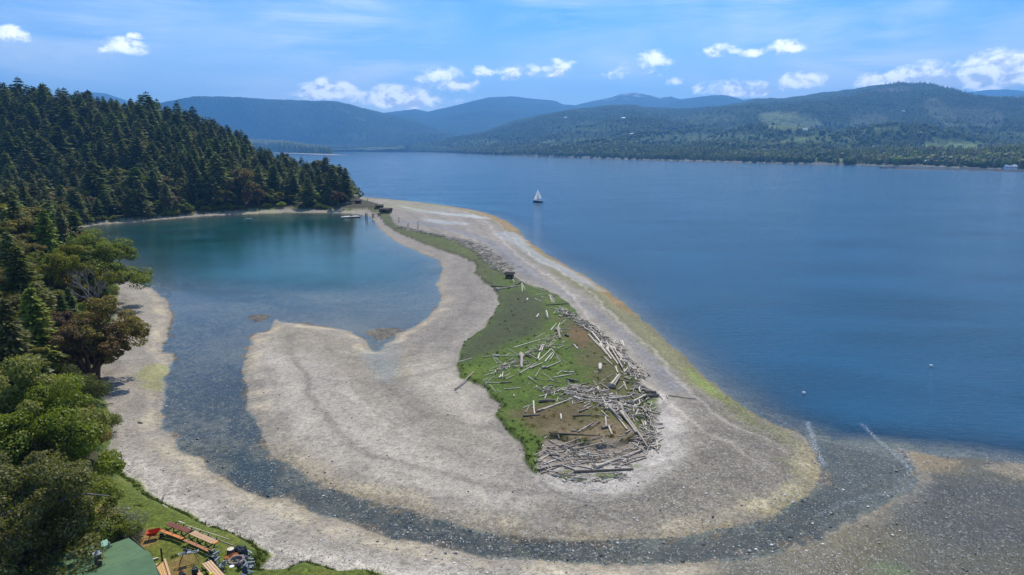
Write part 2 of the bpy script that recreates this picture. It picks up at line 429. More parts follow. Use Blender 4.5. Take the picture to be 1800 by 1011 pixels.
    paint(POOL2.d(x, y), (.25, .26, .26), 1.5, .8, .9, g=.2, r=.45)
    paint(POOL3.d(x, y), (.30, .33, .30), 2.5, .7, .5, g=.1, r=.3)
    m = (np.sin(x * .05 + y * .09 + n1 * 5) * .5 + .5) * sst(330, 420, y) * (ds < 0) * (dv < 0) * (di < 0)
    paint(np.where(m > .45, 1, -1) * 1.0, (.25, .26, .13), 1.0, .55, .6)
    # wet fringe with weed round the lagoon and creek
    e = np.where(ds > dl - 1e9, -dl, 99)
    a = np.exp(-np.maximum(e, 0) / 0.9) * (dl < 0) * np.clip(.45 + n1 * .9 + n2 * .6, .05, .9) * (1 - fl * .9)
    col = col * (1 - a[:, None]) + np.array((.27, .22, .13)) * a[:, None]
    a = np.exp(-((e - 1.7) / 1.1) ** 2) * np.clip(.45 + n2 * 1.2, 0, 1) * .6 * sst(200, 150, y) * (1 - fl)
    col = col * (1 - a[:, None]) + np.array((.46, .40, .28)) * a[:, None]
    a = np.exp(-np.maximum(dsl, 0) / .8) * (ds < 0) * .55
    col = col * (1 - a[:, None]) + np.array((.13, .10, .055)) * a[:, None]
    paint(YELB.d(x, y), (.25, .26, .10), 1.0, .8, 1.2)
    # flats
    paint(FLATS.d(x, y), (.060, .056, .027), 2.0, 1, .9, g=.55, r=.5)
    paint(FLATO.d(x, y), (.080, .066, .024), 1.8, .85, 1.5, g=.6)
    paint(FLATO2.d(x, y), (.17, .13, .055), 1.6, .7, 1.2)
    paint(FLATW.d(x, y), (.040, .039, .025), 2.2, .85, 1.2, g=.5, r=.4)
    paint(FLATG.d(x, y), (.07, .11, .025), 1.0, .8, 1.2)
    paint(ISLET[0].d(x, y), (.19, .14, .06), 1.0, .85, .9)
    paint(ISLET[1].d(x, y), (.22, .18, .11), 1.0, .85, .9)
    # beds under water
    wet = sst(-.05, .5, dw)
    bedc = np.empty((N, 3)); bedc[:] = (.13, .125, .10)
    col = col * (1 - wet[:, None]) + bedc * wet[:, None]
    grain = np.maximum(grain, wet * .8)

    def pbed(d, c, soft, op, nz=1.0):
        nonlocal col
        a = sst(-soft, soft, d + n2 * nz * soft) * op * wet
        col = col * (1 - a[:, None]) + np.array(c) * a[:, None]
    pbed(SHALL.d(x, y), (.150, .135, .100), 3, .9)
    pbed(WEED1.d(x, y), (.02, .03, .045), 1.6, .85, 1.8)
    pbed(CREEKD.d(x, y), (.062, .052, .036), 2.0, .95)
    pbed(n3 * 2 + n2 * 1.5 - .35, (.15, .125, .085), .5, .55 * 1.0, .3)
    pbed(-n3 * 2 - n1 * 2.2 - .35, (.03, .028, .022), .5, .7, .3)
    pbed(CREEKW.d(x, y), (.03, .045, .055), 1.4, .9, 2.0)
    pbed((n2 - .12) * 3 * sst(150, 100, y) - .2 * (y > 150) - (y > 150) * 9, (.06, .058, .05), 1.0, .55, 1)
    mo = Poly([(1440, 775), (1520, 770), (1590, 800), (1608, 840), (1560, 870), (1480, 890), (1440, 850), (1432, 800)]).d(x, y)
    pbed(mo, (.12, .108, .088), 1.6, .9)
    # vegetation
    paint(di, (.070, .118, .012), .28, 1, .8, g=.3, r=.95, gr=1)
    a = sst(.05, .5, n1 + n2 * .6) * (di > 0) * .6
    col = col * (1 - a[:, None]) + np.array((.095, .14, .014)) * a[:, None]
    upr = sst(165, 190, y) * (di > 0) * .7
    col = col * (1 - upr[:, None]) + np.array((.085, .10, .04)) * upr[:, None]
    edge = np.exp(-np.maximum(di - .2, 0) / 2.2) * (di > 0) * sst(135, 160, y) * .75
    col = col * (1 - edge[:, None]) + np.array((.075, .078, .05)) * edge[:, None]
    inl = lambda d: np.where(di > .2, d, -9)
    paint(inl(MARSH.d(x, y)), (.050, .062, .030), 2.2, .9, 1.0, gr=.8)
    paint(inl(BROWN.d(x, y)), (.090, .083, .036), 2.0, .88, 1.7, gr=.7)
    paint(inl(RUST.d(x, y)), (.110, .076, .046), 1.3, .6, 1.4)
    paint(inl(RUST2.d(x, y)), (.135, .085, .045), 1.1, .75, 1.2)
    paint(np.where(di > -2, SANDY.d(x, y), -9), (.33, .305, .27), 1.8, .85, 1.8, gr=0)
    paint(Poly([(948, 800), (965, 775), (1000, 765), (1080, 765), (1135, 780), (1130, 815), (1060, 832), (960, 832)]).d(x, y), (.165, .130, .095), 1.2, .8, 1.8)  # brown debris under the log pile, with shadow between the logs painted in
    for gp in GREENS:
        paint(gp.d(x, y), (.07, .12, .03), .5, .85, 1.2, gr=.8)
    paint(dv, (.105, .140, .018), .4, 1, .8, g=.35, r=.95, gr=1)
    a = sst(.1, .6, n1 * .8 + n2 * .7) * (dv > 0) * .55
    col = col * (1 - a[:, None]) + np.array((.20, .165, .055)) * a[:, None]
    a = np.exp(-np.maximum(dv, 0) / 1.6) * (dv > 0) * .7
    col = col * (1 - a[:, None]) + np.array((.045, .085, .018)) * a[:, None]
    for dp in DIRT:
        paint(dp.d(x, y), (.26, .15, .075), .9, .7, 1.4, gr=.3)
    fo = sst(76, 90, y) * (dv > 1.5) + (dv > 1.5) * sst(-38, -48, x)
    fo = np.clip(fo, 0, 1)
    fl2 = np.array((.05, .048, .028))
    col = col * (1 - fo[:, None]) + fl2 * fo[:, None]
    glade = sst(.25, .6, fbm(x * .03, y * .03, 3, 91)) * sst(330, 370, y) * (dv > 2) * sst(410, 385, y)
    col = col * (1 - glade[:, None]) + np.array((.11, .15, .045)) * glade[:, None]
    # scour lines round the blunt end of the spit
    ring = curve([(950, 845), (985, 866), (1040, 878), (1100, 874)], 1)
    dr, _ = segdist(ring, x.astype(np.float32), y.astype(np.float32), False)
    a = np.exp(-(dr / .22) ** 2) * .5
    col = col * (1 - a[:, None]) + np.array((.10, .09, .08)) * a[:, None]
    tr = sst(.55, .95, lines) * sst(1, 3, dsl) * (dsl < 16) * (dl < -3) * (dv < -3) * (di < -.5) * .5 * sst(60, 90, y) * (1 - fl)
    col = col * (1 - tr[:, None]) + np.array((.44, .40, .35)) * tr[:, None]
    td = sst(.55, .95, -lines) * sst(1, 3, dsl) * (dsl < 16) * (dl < -3) * (dv < -3) * (di < -.5) * .42 * (1 - fl)
    col = col * (1 - td[:, None]) + np.array((.19, .17, .145)) * td[:, None]
    l2 = np.sin(e * 1.05 + n1 * 2.2) * .6 + np.sin(e * 2.7 + n1 * 4) * .4
    li = sst(.35, .9, l2) * sst(1.5, 3, e) * (e < 22) * (dv < -.5) * (di < -.5) * (dsl > 9) * .5 * (1 - fl)
    col = col * (1 - li[:, None]) + np.array((.20, .18, .15)) * li[:, None]
    bands = (np.sin(dsl * .62 + n1 * 1.6) * .5 + np.sin(dsl * 1.7 + n1 * 2.5 + 2) * .5) * (dsl < 26) * (dl < -2) * (dv < -1) * (di < -.3) * (ds < 0) * (1 - fl)
    col = col * (1 + .13 * bands[:, None])
    bandi = (np.sin(e * .55 + n1 * 1.8) * .6 + np.sin(e * 1.5 + n1 * 3) * .4) * (e > .8) * (dsl > 14) * (dv < -.5) * (di < -.3) * (dl < 0) * (1 - fl)
    col = col * (1 + .11 * bandi[:, None])
    col = col * (1 + .16 * n1[:, None] + .12 * n2[:, None] + .08 * n3[:, None])
    veg_ = (grass > .5)[:, None]
    col = col * np.where(veg_, np.array((1.15, 1.0, .75)), np.array((1.0, .935, .835)))
    return z, np.clip(col, 0.004, .8), grain, rough, grass, ds, dl


def grid_faces(nr, nc):
    i = np.arange(nr - 1)[:, None] * nc + np.arange(nc - 1)[None, :]
    f = np.stack([i, i + 1, i + nc + 1, i + nc], -1).reshape(-1, 4)
    return f


def mesh_np(name, co, faces, mat=None, smooth=False, attrs=None, uv=None):
    me = bpy.data.meshes.new(name)
    co = np.ascontiguousarray(co, np.float32); faces = np.ascontiguousarray(faces, np.int32)
    k = faces.shape[1]
    me.vertices.add(len(co)); me.vertices.foreach_set('co', co.ravel())
    me.loops.add(faces.size); me.loops.foreach_set('vertex_index', faces.ravel())
    me.polygons.add(len(faces)); me.polygons.foreach_set('loop_start', np.arange(len(faces), dtype=np.int32) * k)
    if smooth:
        me.polygons.foreach_set('use_smooth', np.ones(len(faces), bool))
    for an, (kind, arr) in (attrs or {}).items():
        at = me.attributes.new(an, kind, 'POINT')
        arr = np.ascontiguousarray(arr, np.float32)
        at.data.foreach_set({'FLOAT': 'value', 'FLOAT_COLOR': 'color', 'FLOAT_VECTOR': 'vector'}[kind], arr.ravel())
    me.update(calc_edges=True)
    me.validate(verbose=False)
    if mat:
        me.materials.append(mat)
    return me


def obj(name, me, parent=None, loc=None, rot=None, scale=None, **props):
    o = bpy.data.objects.new(name, me)
    COL.objects.link(o)
    if parent is not None: o.parent = parent
    if loc is not None: o.location = loc
    if rot is not None: o.rotation_euler = rot
    if scale is not None: o.scale = scale
    for k, v in props.items(): o[k] = v
    return o


def thing(name, label, cat, loc=(0, 0, 0), rz=0.0, group=None):
    o = bpy.data.objects.new(name, None)
    COL.objects.link(o)
    o.empty_display_size = .3
    o.location = loc; o.rotation_euler = (0, 0, rz)
    o['label'] = label; o['category'] = cat
    if group: o['group'] = group
    return o


def newmat(name):
    m = bpy.data.materials.new(name)
    m.use_nodes = True
    return m, NT(m.node_tree)


# ------------------------------------------------------------------ ground material
gm, g = newmat('ground_mix')
tc = g.n('ShaderNodeNewGeometry').outputs['Position']
ca = g.n('ShaderNodeAttribute', attribute_name='Col')
pa = g.n('ShaderNodeAttribute', attribute_name='Prop')
ps = g.n('ShaderNodeSeparateColor', {0: pa.outputs['Color']})
rgh, grn, grs = ps.outputs
flat = g.n('ShaderNodeVectorMath', {0: tc, 1: (1, 1, .3)}, operation='MULTIPLY').outputs[0]
v1 = g.n('ShaderNodeTexVoronoi', {'Vector': flat, 'Scale': 5.5}); v1s = g.n('ShaderNodeSeparateColor', {0: v1.outputs['Color']})
v2 = g.n('ShaderNodeTexVoronoi', {'Vector': flat, 'Scale': 2.1}); v2s = g.n('ShaderNodeSeparateColor', {0: v2.outputs['Color']})
sp1 = g.rng(v1s.outputs[0], 0, 1, .62, 1.38)
rare = g.rng(v1s.outputs[1], .86, .95, 0, 1)          # bleached shells
dark = g.rng(v2s.outputs[1], .82, .95, 0, 1)          # scattered dark cobbles
nA = g.noise(flat, 1.3, 5, .62); nB = g.noise(flat, .22, 4, .55); nC = g.noise(flat, 14, 3, .7)
mulv = g.m('MULTIPLY', g.rng(nA, .25, .75, .74, 1.26), g.rng(nC, .25, .75, .80, 1.20))
mulv = g.m('MULTIPLY', mulv, g.rng(nB, .3, .7, .88, 1.12))
speck = g.m('ADD', g.m('MULTIPLY', g.m('SUBTRACT', sp1, 1), grn), 1)
tot = g.m('MULTIPLY', mulv, speck)
base = g.n('ShaderNodeVectorMath', {0: ca.outputs['Color'], 'Scale': tot}, operation='SCALE').outputs[0]
notg = g.m('SUBTRACT', 1, grs, clamp=True)
base = g.mix(g.m('MULTIPLY', g.m('MULTIPLY', rare, grn), g.m('MULTIPLY', notg, .50)), base, (.52, .49, .44))
base = g.mix(g.m('MULTIPLY', g.m('MULTIPLY', dark, grn), g.m('MULTIPLY', notg, .45)), base, (.07, .065, .06))
gn = g.noise(flat, 3.2, 6, .7)
gcol = g.mix(g.rng(gn, .35, .7, 0, 1), (.45, .50, .35), (1.5, 1.55, 1.6))
gmul = g.mix(1.0, base, gcol, 'MULTIPLY')
base = g.mix(grs, base, gmul)
bh = g.m('ADD', g.m('MULTIPLY', v1.outputs['Distance'], g.m('MULTIPLY', grn, -.10)), g.m('MULTIPLY', nA, .16))
bh = g.m('ADD', bh, g.m('MULTIPLY', g.m('MULTIPLY', gn, grs), .30))
bmp = g.n('ShaderNodeBump', {'Strength': .7, 'Distance': .7, 'Height': bh})
pb = g.n('ShaderNodeBsdfPrincipled', {'Base Color': base, 'Roughness': rgh, 'Normal': bmp.outputs[0], 'Specular IOR Level': .35})
g.n('ShaderNodeOutputMaterial', {0: pb.outputs[0]})

# ------------------------------------------------------------------ near ground
ys = np.concatenate([np.arange(285, 470, 1.15), np.arange(470, 1090, 1.7), np.arange(1090, 1500, 25)])
xs = np.concatenate([np.arange(-700, -60, 14), np.arange(-60, 1860, 2.4), np.arange(1860, 2300, 14)])
GX, GY = np.meshgrid(xs, ys)
pw = P(GX.ravel(), GY.ravel(), 0.0)
gx, gy = pw[0], pw[1]
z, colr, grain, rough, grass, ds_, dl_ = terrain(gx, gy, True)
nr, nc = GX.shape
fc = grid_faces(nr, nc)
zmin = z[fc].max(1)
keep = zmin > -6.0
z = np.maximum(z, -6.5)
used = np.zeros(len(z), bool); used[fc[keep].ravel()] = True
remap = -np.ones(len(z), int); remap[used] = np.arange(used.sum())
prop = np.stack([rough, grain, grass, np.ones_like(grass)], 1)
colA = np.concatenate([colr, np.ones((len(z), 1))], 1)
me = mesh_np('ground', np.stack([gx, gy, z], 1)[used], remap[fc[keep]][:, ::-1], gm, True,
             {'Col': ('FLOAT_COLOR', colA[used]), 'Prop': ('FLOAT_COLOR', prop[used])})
obj('ground', me, kind='structure')
print('ground', len(me.polygons), time.time() - T0)

# ------------------------------------------------------------------ water
STREAK = [(curve([(1419, 742), (1426, 762), (1434, 790), (1448, 815)]), .75, .46), (curve([(1515, 745), (1545, 775), (1580, 805), (1612, 838)]), .6, .44),
          (curve([(956, 356), (985, 358), (1025, 362), (1060, 369)]), 1.0, .50), (curve([(1440, 905), (1500, 880), (1560, 868), (1605, 858)]), .9, .35)]


def water_mat(name, deep, shallow_k, wave, rough, tint, rif=0.0):
    m, q = newmat(name)
    pos = q.n('ShaderNodeNewGeometry').outputs['Position']
    at = q.n('ShaderNodeAttribute', attribute_name='Wat')
    s = q.n('ShaderNodeSeparateColor', {0: at.outputs['Color']})
    murk, foam, calm = s.outputs
    st = q.n('ShaderNodeMapping', {'Vector': pos, 'Rotation': (0, 0, R(20)), 'Scale': (.6, 1.25, 1)}).outputs[0]
    a = q.noise(st, .75, 4, .6, .2); b = q.noise(st, 3.1, 3, .6, .3); c = q.noise(q.n('ShaderNodeMapping', {'Vector': pos, 'Scale': (.018, .05, 1)}).outputs[0], 1, 5, .6, .6); gust = q.noise(q.n('ShaderNodeMapping', {'Vector': pos, 'Scale': (.012, .035, 1)}).outputs[0], 1, 4, .6)
    h = q.m('ADD', q.m('MULTIPLY', a, .22 * wave), q.m('MULTIPLY', b, .075 * wave))
    h = q.m('MULTIPLY', h, q.rng(calm, 0, 1, 1, .10))
    h = q.m('ADD', h, q.m('MULTIPLY', q.noise(pos, 5.5, 2, .6), q.rng(calm, .0, .3, rif, 0)))
    h = q.m('MULTIPLY', h, q.rng(gust, .3, .7, .72, 1.25))
    bp = q.n('ShaderNodeBump', {'Strength': 1.0, 'Distance': 1.0, 'Height': h})
    fr = q.n('ShaderNodeFresnel', {'IOR': 1.333, 'Normal': bp.outputs[0]})
    gl = q.n('ShaderNodeBsdfGlossy', {'Color': tint, 'Roughness': rough, 'Normal': bp.outputs[0]})
    dc = q.n('ShaderNodeVectorMath', {0: deep, 'Scale': q.rng(c, .3, .7, .72, 1.3)}, operation='SCALE').outputs[0]
    df = q.n('ShaderNodeBsdfDiffuse', {'Color': dc})
    tr = q.n('ShaderNodeBsdfTransparent', {'Color': (.90, .96, .96, 1)})
    body = q.n('ShaderNodeMixShader', {0: murk, 1: tr.outputs[0], 2: df.outputs[0]})
    allm = q.n('ShaderNodeMixShader', {0: fr.outputs[0], 1: body.outputs[0], 2: gl.outputs[0]})
    fn = q.noise(pos, 4.5, 5, .75)
    fm = q.m('MULTIPLY', q.rng(q.m('ADD', foam, q.m('MULTIPLY', q.m('SUBTRACT', fn, .5), 2.4)), .42, .70, 0, 1), q.rng(foam, .04, .45, 0, .75))
    wh = q.n('ShaderNodeBsdfDiffuse', {'Color': (.72, .75, .78, 1)})
    fin = q.n('ShaderNodeMixShader', {0: fm, 1: allm.outputs[0], 2: wh.outputs[0]})
    q.n('ShaderNodeOutputMaterial', {0: fin.outputs[0]})
    return m


sea_m = water_mat('sea_water', (.007, .058, .108), 1, 1.0, .10, (1, 1, 1, 1))
lag_m = water_mat('lagoon_water', (.012, .078, .076), 1, .34, .06, (.80, .84, .80, 1), .055)

ys2 = np.concatenate([258 + 43200 / np.geomspace(14000, 1600, 50), np.linspace(285.2, 470, 120), np.arange(471.5, 1090, 2.0)])
xs2 = np.concatenate([np.arange(-3000, -60, 90), np.arange(-60, 1860, 3.6), np.arange(1860, 4800, 90)])
WX, WY = np.meshgrid(xs2, ys2)
pw = P(WX.ravel(), WY.ravel(), 0.0)
wx_, wy_ = pw[0], pw[1]
far_ = wy_ > 1400
zt = np.full(len(wx_), -9.0); zt[~far_] = terrain(wx_[~far_], wy_[~far_])
dsw = SEA.d(wx_, wy_, 60.0); dlw = LAG.d(wx_, wy_, 60.0)
dep = np.maximum(-zt, 0)
islag = (dlw > dsw) | ((dlw > -2) & (dsw < 3))
foam = np.zeros(len(wx_))
for cv, wd, am in STREAK:
    dd, _ = segdist(cv, wx_.astype(np.float32), wy_.astype(np.float32), False)
    foam = np.maximum(foam, am * np.exp(-(dd / wd) ** 2))
cr = sst(88, 74, wy_) * islag                          # riffles in the creek
shp = sst(-2, 6, SHALL.d(wx_, wy_))
murk = 1 - np.exp(-dep / np.where(islag, 1.0 + 5 * sst(190, 145, wy_), 1.15))
nzb = fbm(wx_ * .05, wy_ * .05, 4, 77)
calm = np.where(islag, .35 + .5 * shp * (1 - cr) + .3 * nzb, .0 + .35 * np.exp(-np.maximum(dsw, 0) / 14))
calm = calm * (1 - cr)
wat = np.stack([murk, foam, np.clip(calm, 0, 1), np.ones_like(foam)], 1)
fcw = grid_faces(*WX.shape)
seen = (zt[fcw].min(1) < 0.12)
lagf = islag[fcw].mean(1) > .5
inland = (fcw * 0 + 1)
for nm, mask, mt in (('sea', seen & ~lagf, sea_m), ('lagoon', seen & lagf, lag_m)):
    if nm == 'lagoon':
        mask = mask & (dlw[fcw].max(1) > -6)
    else:
        mask = mask & (dsw[fcw].max(1) > -5)
    used = np.zeros(len(zt), bool); used[fcw[mask].ravel()] = True
    remap = -np.ones(len(zt), int); remap[used] = np.arange(used.sum())
    me = mesh_np(nm, np.stack([wx_, wy_, wx_ * 0], 1)[used], remap[fcw[mask]][:, ::-1], mt, True, {'Wat': ('FLOAT_COLOR', wat[used])})
    obj(nm, me, kind='structure')
print('water', time.time() - T0)

# ------------------------------------------------------------------ far land and mountains
hm_, q = newmat('far_forest_ground')
ca = q.n('ShaderNodeAttribute', attribute_name='Col')
pos = q.n('ShaderNodeNewGeometry').outputs['Position']
n1_ = q.noise(pos, .035, 5, .7); n2_ = q.noise(pos, .006, 5, .6)
base = q.n('ShaderNodeVectorMath', {0: ca.outputs['Color'], 'Scale': q.m('MULTIPLY', q.rng(n1_, .3, .7, .55, 1.45), q.rng(n2_, .3, .7, .8, 1.2))}, operation='SCALE').outputs[0]
bp = q.n('ShaderNodeBump', {'Strength': 1, 'Distance': 22, 'Height': n1_})
q.n('ShaderNodeOutputMaterial', {0: q.n('ShaderNodeBsdfPrincipled', {'Base Color': base, 'Roughness': 1, 'Specular IOR Level': .05, 'Normal': bp.outputs[0]}).outputs[0]})

CLEAR = [  # photo outline, colour
    ([(1332, 203), (1355, 198), (1415, 200), (1445, 218), (1440, 226), (1400, 230), (1350, 226)], (.105, .125, .052), .9),
    ([(1495, 206), (1530, 200), (1555, 204), (1560, 215), (1530, 222), (1500, 218)], (.095, .098, .055), .7),
    ([(1620, 172), (1640, 170), (1665, 188), (1680, 218), (1650, 216), (1628, 196)], (.085, .092, .055), .55),
    ([(1670, 190), (1740, 190), (1765, 210), (1740, 224), (1690, 224)], (.09, .088, .06), .5),
    ([(1535, 157), (1590, 155), (1600, 160), (1550, 161)], (.14, .11, .085), .5),
    ([(1400, 242), (1500, 240), (1505, 247), (1420, 252), (1370, 258), (1360, 252)], (.12, .15, .055), .75),
    ([(1620, 250), (1700, 248), (1740, 256), (1700, 263), (1640, 262)], (.13, .165, .06), .8),
    ([(1385, 276), (1430, 276), (1500, 281), (1530, 285), (1430, 284)], (.13, .16, .06), .7),
    ([(1150, 238), (1260, 234), (1340, 238), (1340, 246), (1230, 250), (1130, 250)], (.09, .12, .055), .55),
    ([(930, 248), (1010, 242), (1080, 244), (1060, 254), (960, 258)], (.10, .13, .05), .6),
    ([(800, 250), (850, 244), (880, 248), (860, 258), (800, 260)], (.10, .13, .05), .5),
    ([(620, 262), (700, 255), (780, 256), (780, 266), (640, 265)], (.10, .12, .05), .6),
    ([(1180, 205), (1260, 200), (1300, 208), (1260, 220), (1190, 218)], (.075, .095, .05), .45),
    ([(960, 222), (1060, 214), (1110, 222), (1040, 234), (970, 234)], (.07, .095, .05), .4),
    ([(1450, 225), (1540, 222), (1600, 228), (1520, 234)], (.09, .12, .055), .5),
    ([(1740, 232), (1850, 230), (1850, 240), (1750, 242)], (.09, .12, .055), .5),
    ([(1200, 262), (1300, 258), (1340, 264), (1260, 270)], (.10, .13, .055), .6),
    ([(515, 215), (545, 208), (562, 222), (545, 228)], (.08, .105, .05), .4),
    ([(590, 190), (602, 190), (644, 213), (638, 213)], (.11, .11, .07), .45),
    ([(560, 238), (620, 232), (650, 240), (620, 248), (570, 246)], (.085, .11, .05), .5),
]


def far_mesh(name, cols, shore, crest, dists, over=.12, colr=(.035, .052, .028), amp=1.0, seed=3, nrow=70, snow=None, foot=None, ck=None):
    """land between a shore line and a crest line; both are (photo x, photo y) lists, dists = (shore distance or None, crest distance)"""
    px = np.linspace(cols[0], cols[1], cols[2])
    ysh = np.interp(px, *zip(*shore)); ycr = np.interp(px, *zip(*crest))
    ts = np.linspace(0, 1 + over, nrow)
    V = []; PY = []
    k = math.cos(PITCH)
    for j, t in enumerate(ts):
        a, b, c = rayv(px, ysh)
        d0 = (-CAMH / c * b) if dists[0] is None else np.full(len(px), dists[0]) / 1.0
        d1 = np.full(len(px), dists[1], float) * (1 + .08 * fbm(px * .01, px * 0 + seed, 3, seed))
        tt = min(t, 1.0)
        Y = d0 + (d1 - d0) * (t ** 1.15)
        if foot is not None:
            yf = np.interp(px, *zip(*foot[0])); tf = foot[1]
            yy = np.where(tt < tf, ysh + (yf - ysh) * (tt / tf) ** .8, yf + (ycr - yf) * np.sin(max(tt - tf, 0) / (1 - tf) * math.pi / 2) ** .9)
        else:
            yy = ysh + (ycr - ysh) * math.sin(tt * math.pi / 2) ** .9
        a, b, c = rayv(px, yy)
        X = Y * a / b; Z = CAMH + Y * c / b
        if t > 1:
            Z = Z - (t - 1) / over * (Z * .5)
        mod = math.sin(min(tt, 1) * math.pi) ** .7
        Z = Z + amp * mod * (d1 - d0) * .016 * (fbm(X * .0016, Y * .0016, 5, seed + 5, .55)) + amp * fbm(X * .008, Y * .02, 3, seed + 9) * 4 * min(1, tt * 4)
        Z = np.where(j == 0, -2.0, Z)
        V.append(np.stack([X, Y, Z], 1))
    V = np.array(V)
    co = V.reshape(-1, 3)
    # where does each point of the land show in the photograph: used only to look up which field it belongs to
    cp, sp_ = math.cos(PITCH), math.sin(PITCH)
    zz = co[:, 2] - CAMH
    dpt = co[:, 1] * cp - zz * sp_
    qx = 900 + FPX * co[:, 0] / dpt; qy = 505.5 - FPX * (co[:, 1] * sp_ + zz * cp) / dpt
    col = np.empty((len(co), 3)); col[:] = colr
    n = fbm(co[:, 0] * .002, co[:, 1] * .002, 4, seed + 20)
    col *= (1 + .35 * n[:, None])
    cl = np.zeros(len(co))
    if ck:
        for pts, cc, op in CLEAR:
            pp = catmull(pts, 2)
            d, ins = segdist(pp.astype(np.float32), qx.astype(np.float32) + n.astype(np.float32) * 4, qy.astype(np.float32) + n.astype(np.float32) * 1.5, True)
            a = sst(-1.2, 1.2, np.where(ins, d, -d)) * min(1, op * 1.15)
            col = col * (1 - a[:, None]) + np.array(cc) * 1.5 * a[:, None]
            cl = np.maximum(cl, a)
        lo = sst(30, 200, co[:, 2]) * 0 + (co[:, 2] < 130)
        a = sst(.05, .35, fbm(co[:, 0] * .004, co[:, 1] * .003, 4, seed + 33)) * lo * .5
        col = col * (1 - a[:, None]) + np.array((.085, .115, .045)) * a[:, None]
        cl = np.maximum(cl, a * .7)
    if snow:
        zs = co[:, 2]
        a = sst(snow - 60, snow + 60, zs + fbm(co[:, 0] * .01, co[:, 1] * .004, 4, 5) * 160) * .85
        col = col * (1 - a[:, None]) + np.array((.55, .57, .6)) * a[:, None]
    # beach strip on the shore
    if dists[0] is None:
        rowi = np.repeat(np.arange(nrow), len(px))
        a = (rowi <= 1) * .8
        col = col * (1 - a[:, None]) + np.array((.26, .24, .2)) * a[:, None]
    me = mesh_np(name, co, grid_faces(nrow, len(px))[:, ::-1], hm_, True, {'Col': ('FLOAT_COLOR', np.concatenate([col, np.ones((len(co), 1))], 1))})
    o = obj(name, me, kind='structure')
    return V, cl.reshape(nrow, len(px)), qx.reshape(nrow, -1), qy.reshape(nrow, -1)


SHORE = [(-1500, 264.2), (300, 264.5), (595, 265.5), (700, 266.5), (780, 268.5), (850, 272), (950, 275.5), (1050, 279), (1150, 282), (1250, 284.5), (1350, 287),
         (1450, 289.5), (1540, 291.5), (1650, 294), (1800, 299), (2100, 305), (2800, 312)]
CR_A = [(-1500, 190), (0, 178), (130, 186), (200, 190), (250, 186), (290, 179), (340, 170), (385, 168.5), (440, 173), (520, 176), (590, 178.5), (615, 183), (640, 191), (700, 203), (745, 217), (800, 238), (850, 256), (900, 264), (1000, 268)]
CR_B = [(560, 262), (700, 258), (760, 250), (800, 240), (850, 231), (900, 213), (950, 201), (1000, 193), (1050, 187), (1080, 184), (1115, 184), (1130, 188), (1200, 193), (1250, 189), (1300, 181), (1330, 173), (1380, 172), (1420, 166),
        (1450, 162), (1500, 157), (1540, 150), (1580, 149), (1640, 152), (1680, 161), (1740, 172), (1800, 184), (2000, 200), (2800, 190)]
FOOT_B = [(560, 263), (780, 262), (900, 256), (1100, 240), (1300, 236), (1500, 234), (1800, 230), (2800, 225)]
farA = far_mesh('hills', (-1500, 1000, 420), SHORE, CR_A, (None, 7200), foot=([(-1500, 250), (500, 250), (700, 256), (1000, 266)], .3), seed=4, amp=2.4, ck=True, colr=(.042, .060, .034))
farB = far_mesh('hills', (560, 2800, 620), SHORE, CR_B, (None, 5200), foot=(FOOT_B, .38), seed=12, amp=1.9, nrow=110, ck=True, colr=(.044, .062, .034))
far_mesh('mountains', (560, 1500, 240), [(0, 262), (3000, 262)], [(560, 215), (690, 197), (730, 192), (752, 197), (790, 188), (830, 178), (860, 171), (900, 169), (940, 174), (975, 177), (990, 184), (1030, 186), (1100, 200), (1500, 240)], (6500, 10500), seed=21, amp=1.0)
far_mesh('mountains', (900, 1560, 300), [(0, 262), (3000, 262)], [(900, 215), (1000, 188), (1040, 178), (1075, 171), (1090, 165), (1105, 163), (1118, 162), (1135, 166), (1160, 172), (1180, 170), (1195, 175), (1220, 172), (1250, 168), (1275, 167), (1290, 170), (1305, 175), (1330, 172), (1350, 175), (1500, 220)], (7500, 11500), seed=27, amp=.9, snow=790)
far_mesh('mountains', (1100, 1480, 200), [(0, 262), (3000, 262)], [(1100, 240), (1180, 178), (1225, 171), (1250, 168), (1270, 167), (1290, 171), (1320, 180), (1480, 240)], (7500, 9800), seed=29, amp=.9)
far_mesh('mountains', (1500, 2900, 260), [(0, 262), (3000, 262)], [(1500, 230), (1640, 166), (1690, 163), (1740, 158), (1770, 157), (1800, 160), (1900, 170), (2900, 175)], (8000, 11500), seed=33, amp=1.0)
far_mesh('mountains', (1600, 2900, 220), [(0, 262), (3000, 262)], [(1600, 240), (1700, 186), (1760, 170), (1800, 164), (1900, 150), (2000, 160), (2900, 160)], (6000, 8600), seed=35, amp=1.0)
far_mesh('mountains', (-1200, 420, 260), [(-3000, 262), (3000, 262)], [(-1200, 180), (100, 176), (130, 168), (160, 162), (185, 164), (215, 174), (260, 190), (420, 240)], (8200, 10200), seed=37, amp=.8)
print('far', time.time() - T0)

# haze: one closed box of thin even air
hz, q = newmat('haze_air')
q.n('ShaderNodeOutputMaterial', {'Volume': q.n('ShaderNodeVolumePrincipled', {'Color': (.18, .50, 1.0, 1), 'Density': 1.2e-4, 'Anisotropy': 0.3}).outputs[0]})
bm = bmesh.new()
bmesh.ops.create_cube(bm, size=1)
me = bpy.data.meshes.new('haze'); bm.to_mesh(me); bm.free(); me.materials.append(hz)
obj('haze', me, loc=(0, 5850, 486), scale=(34000, 12300, 988), kind='stuff')

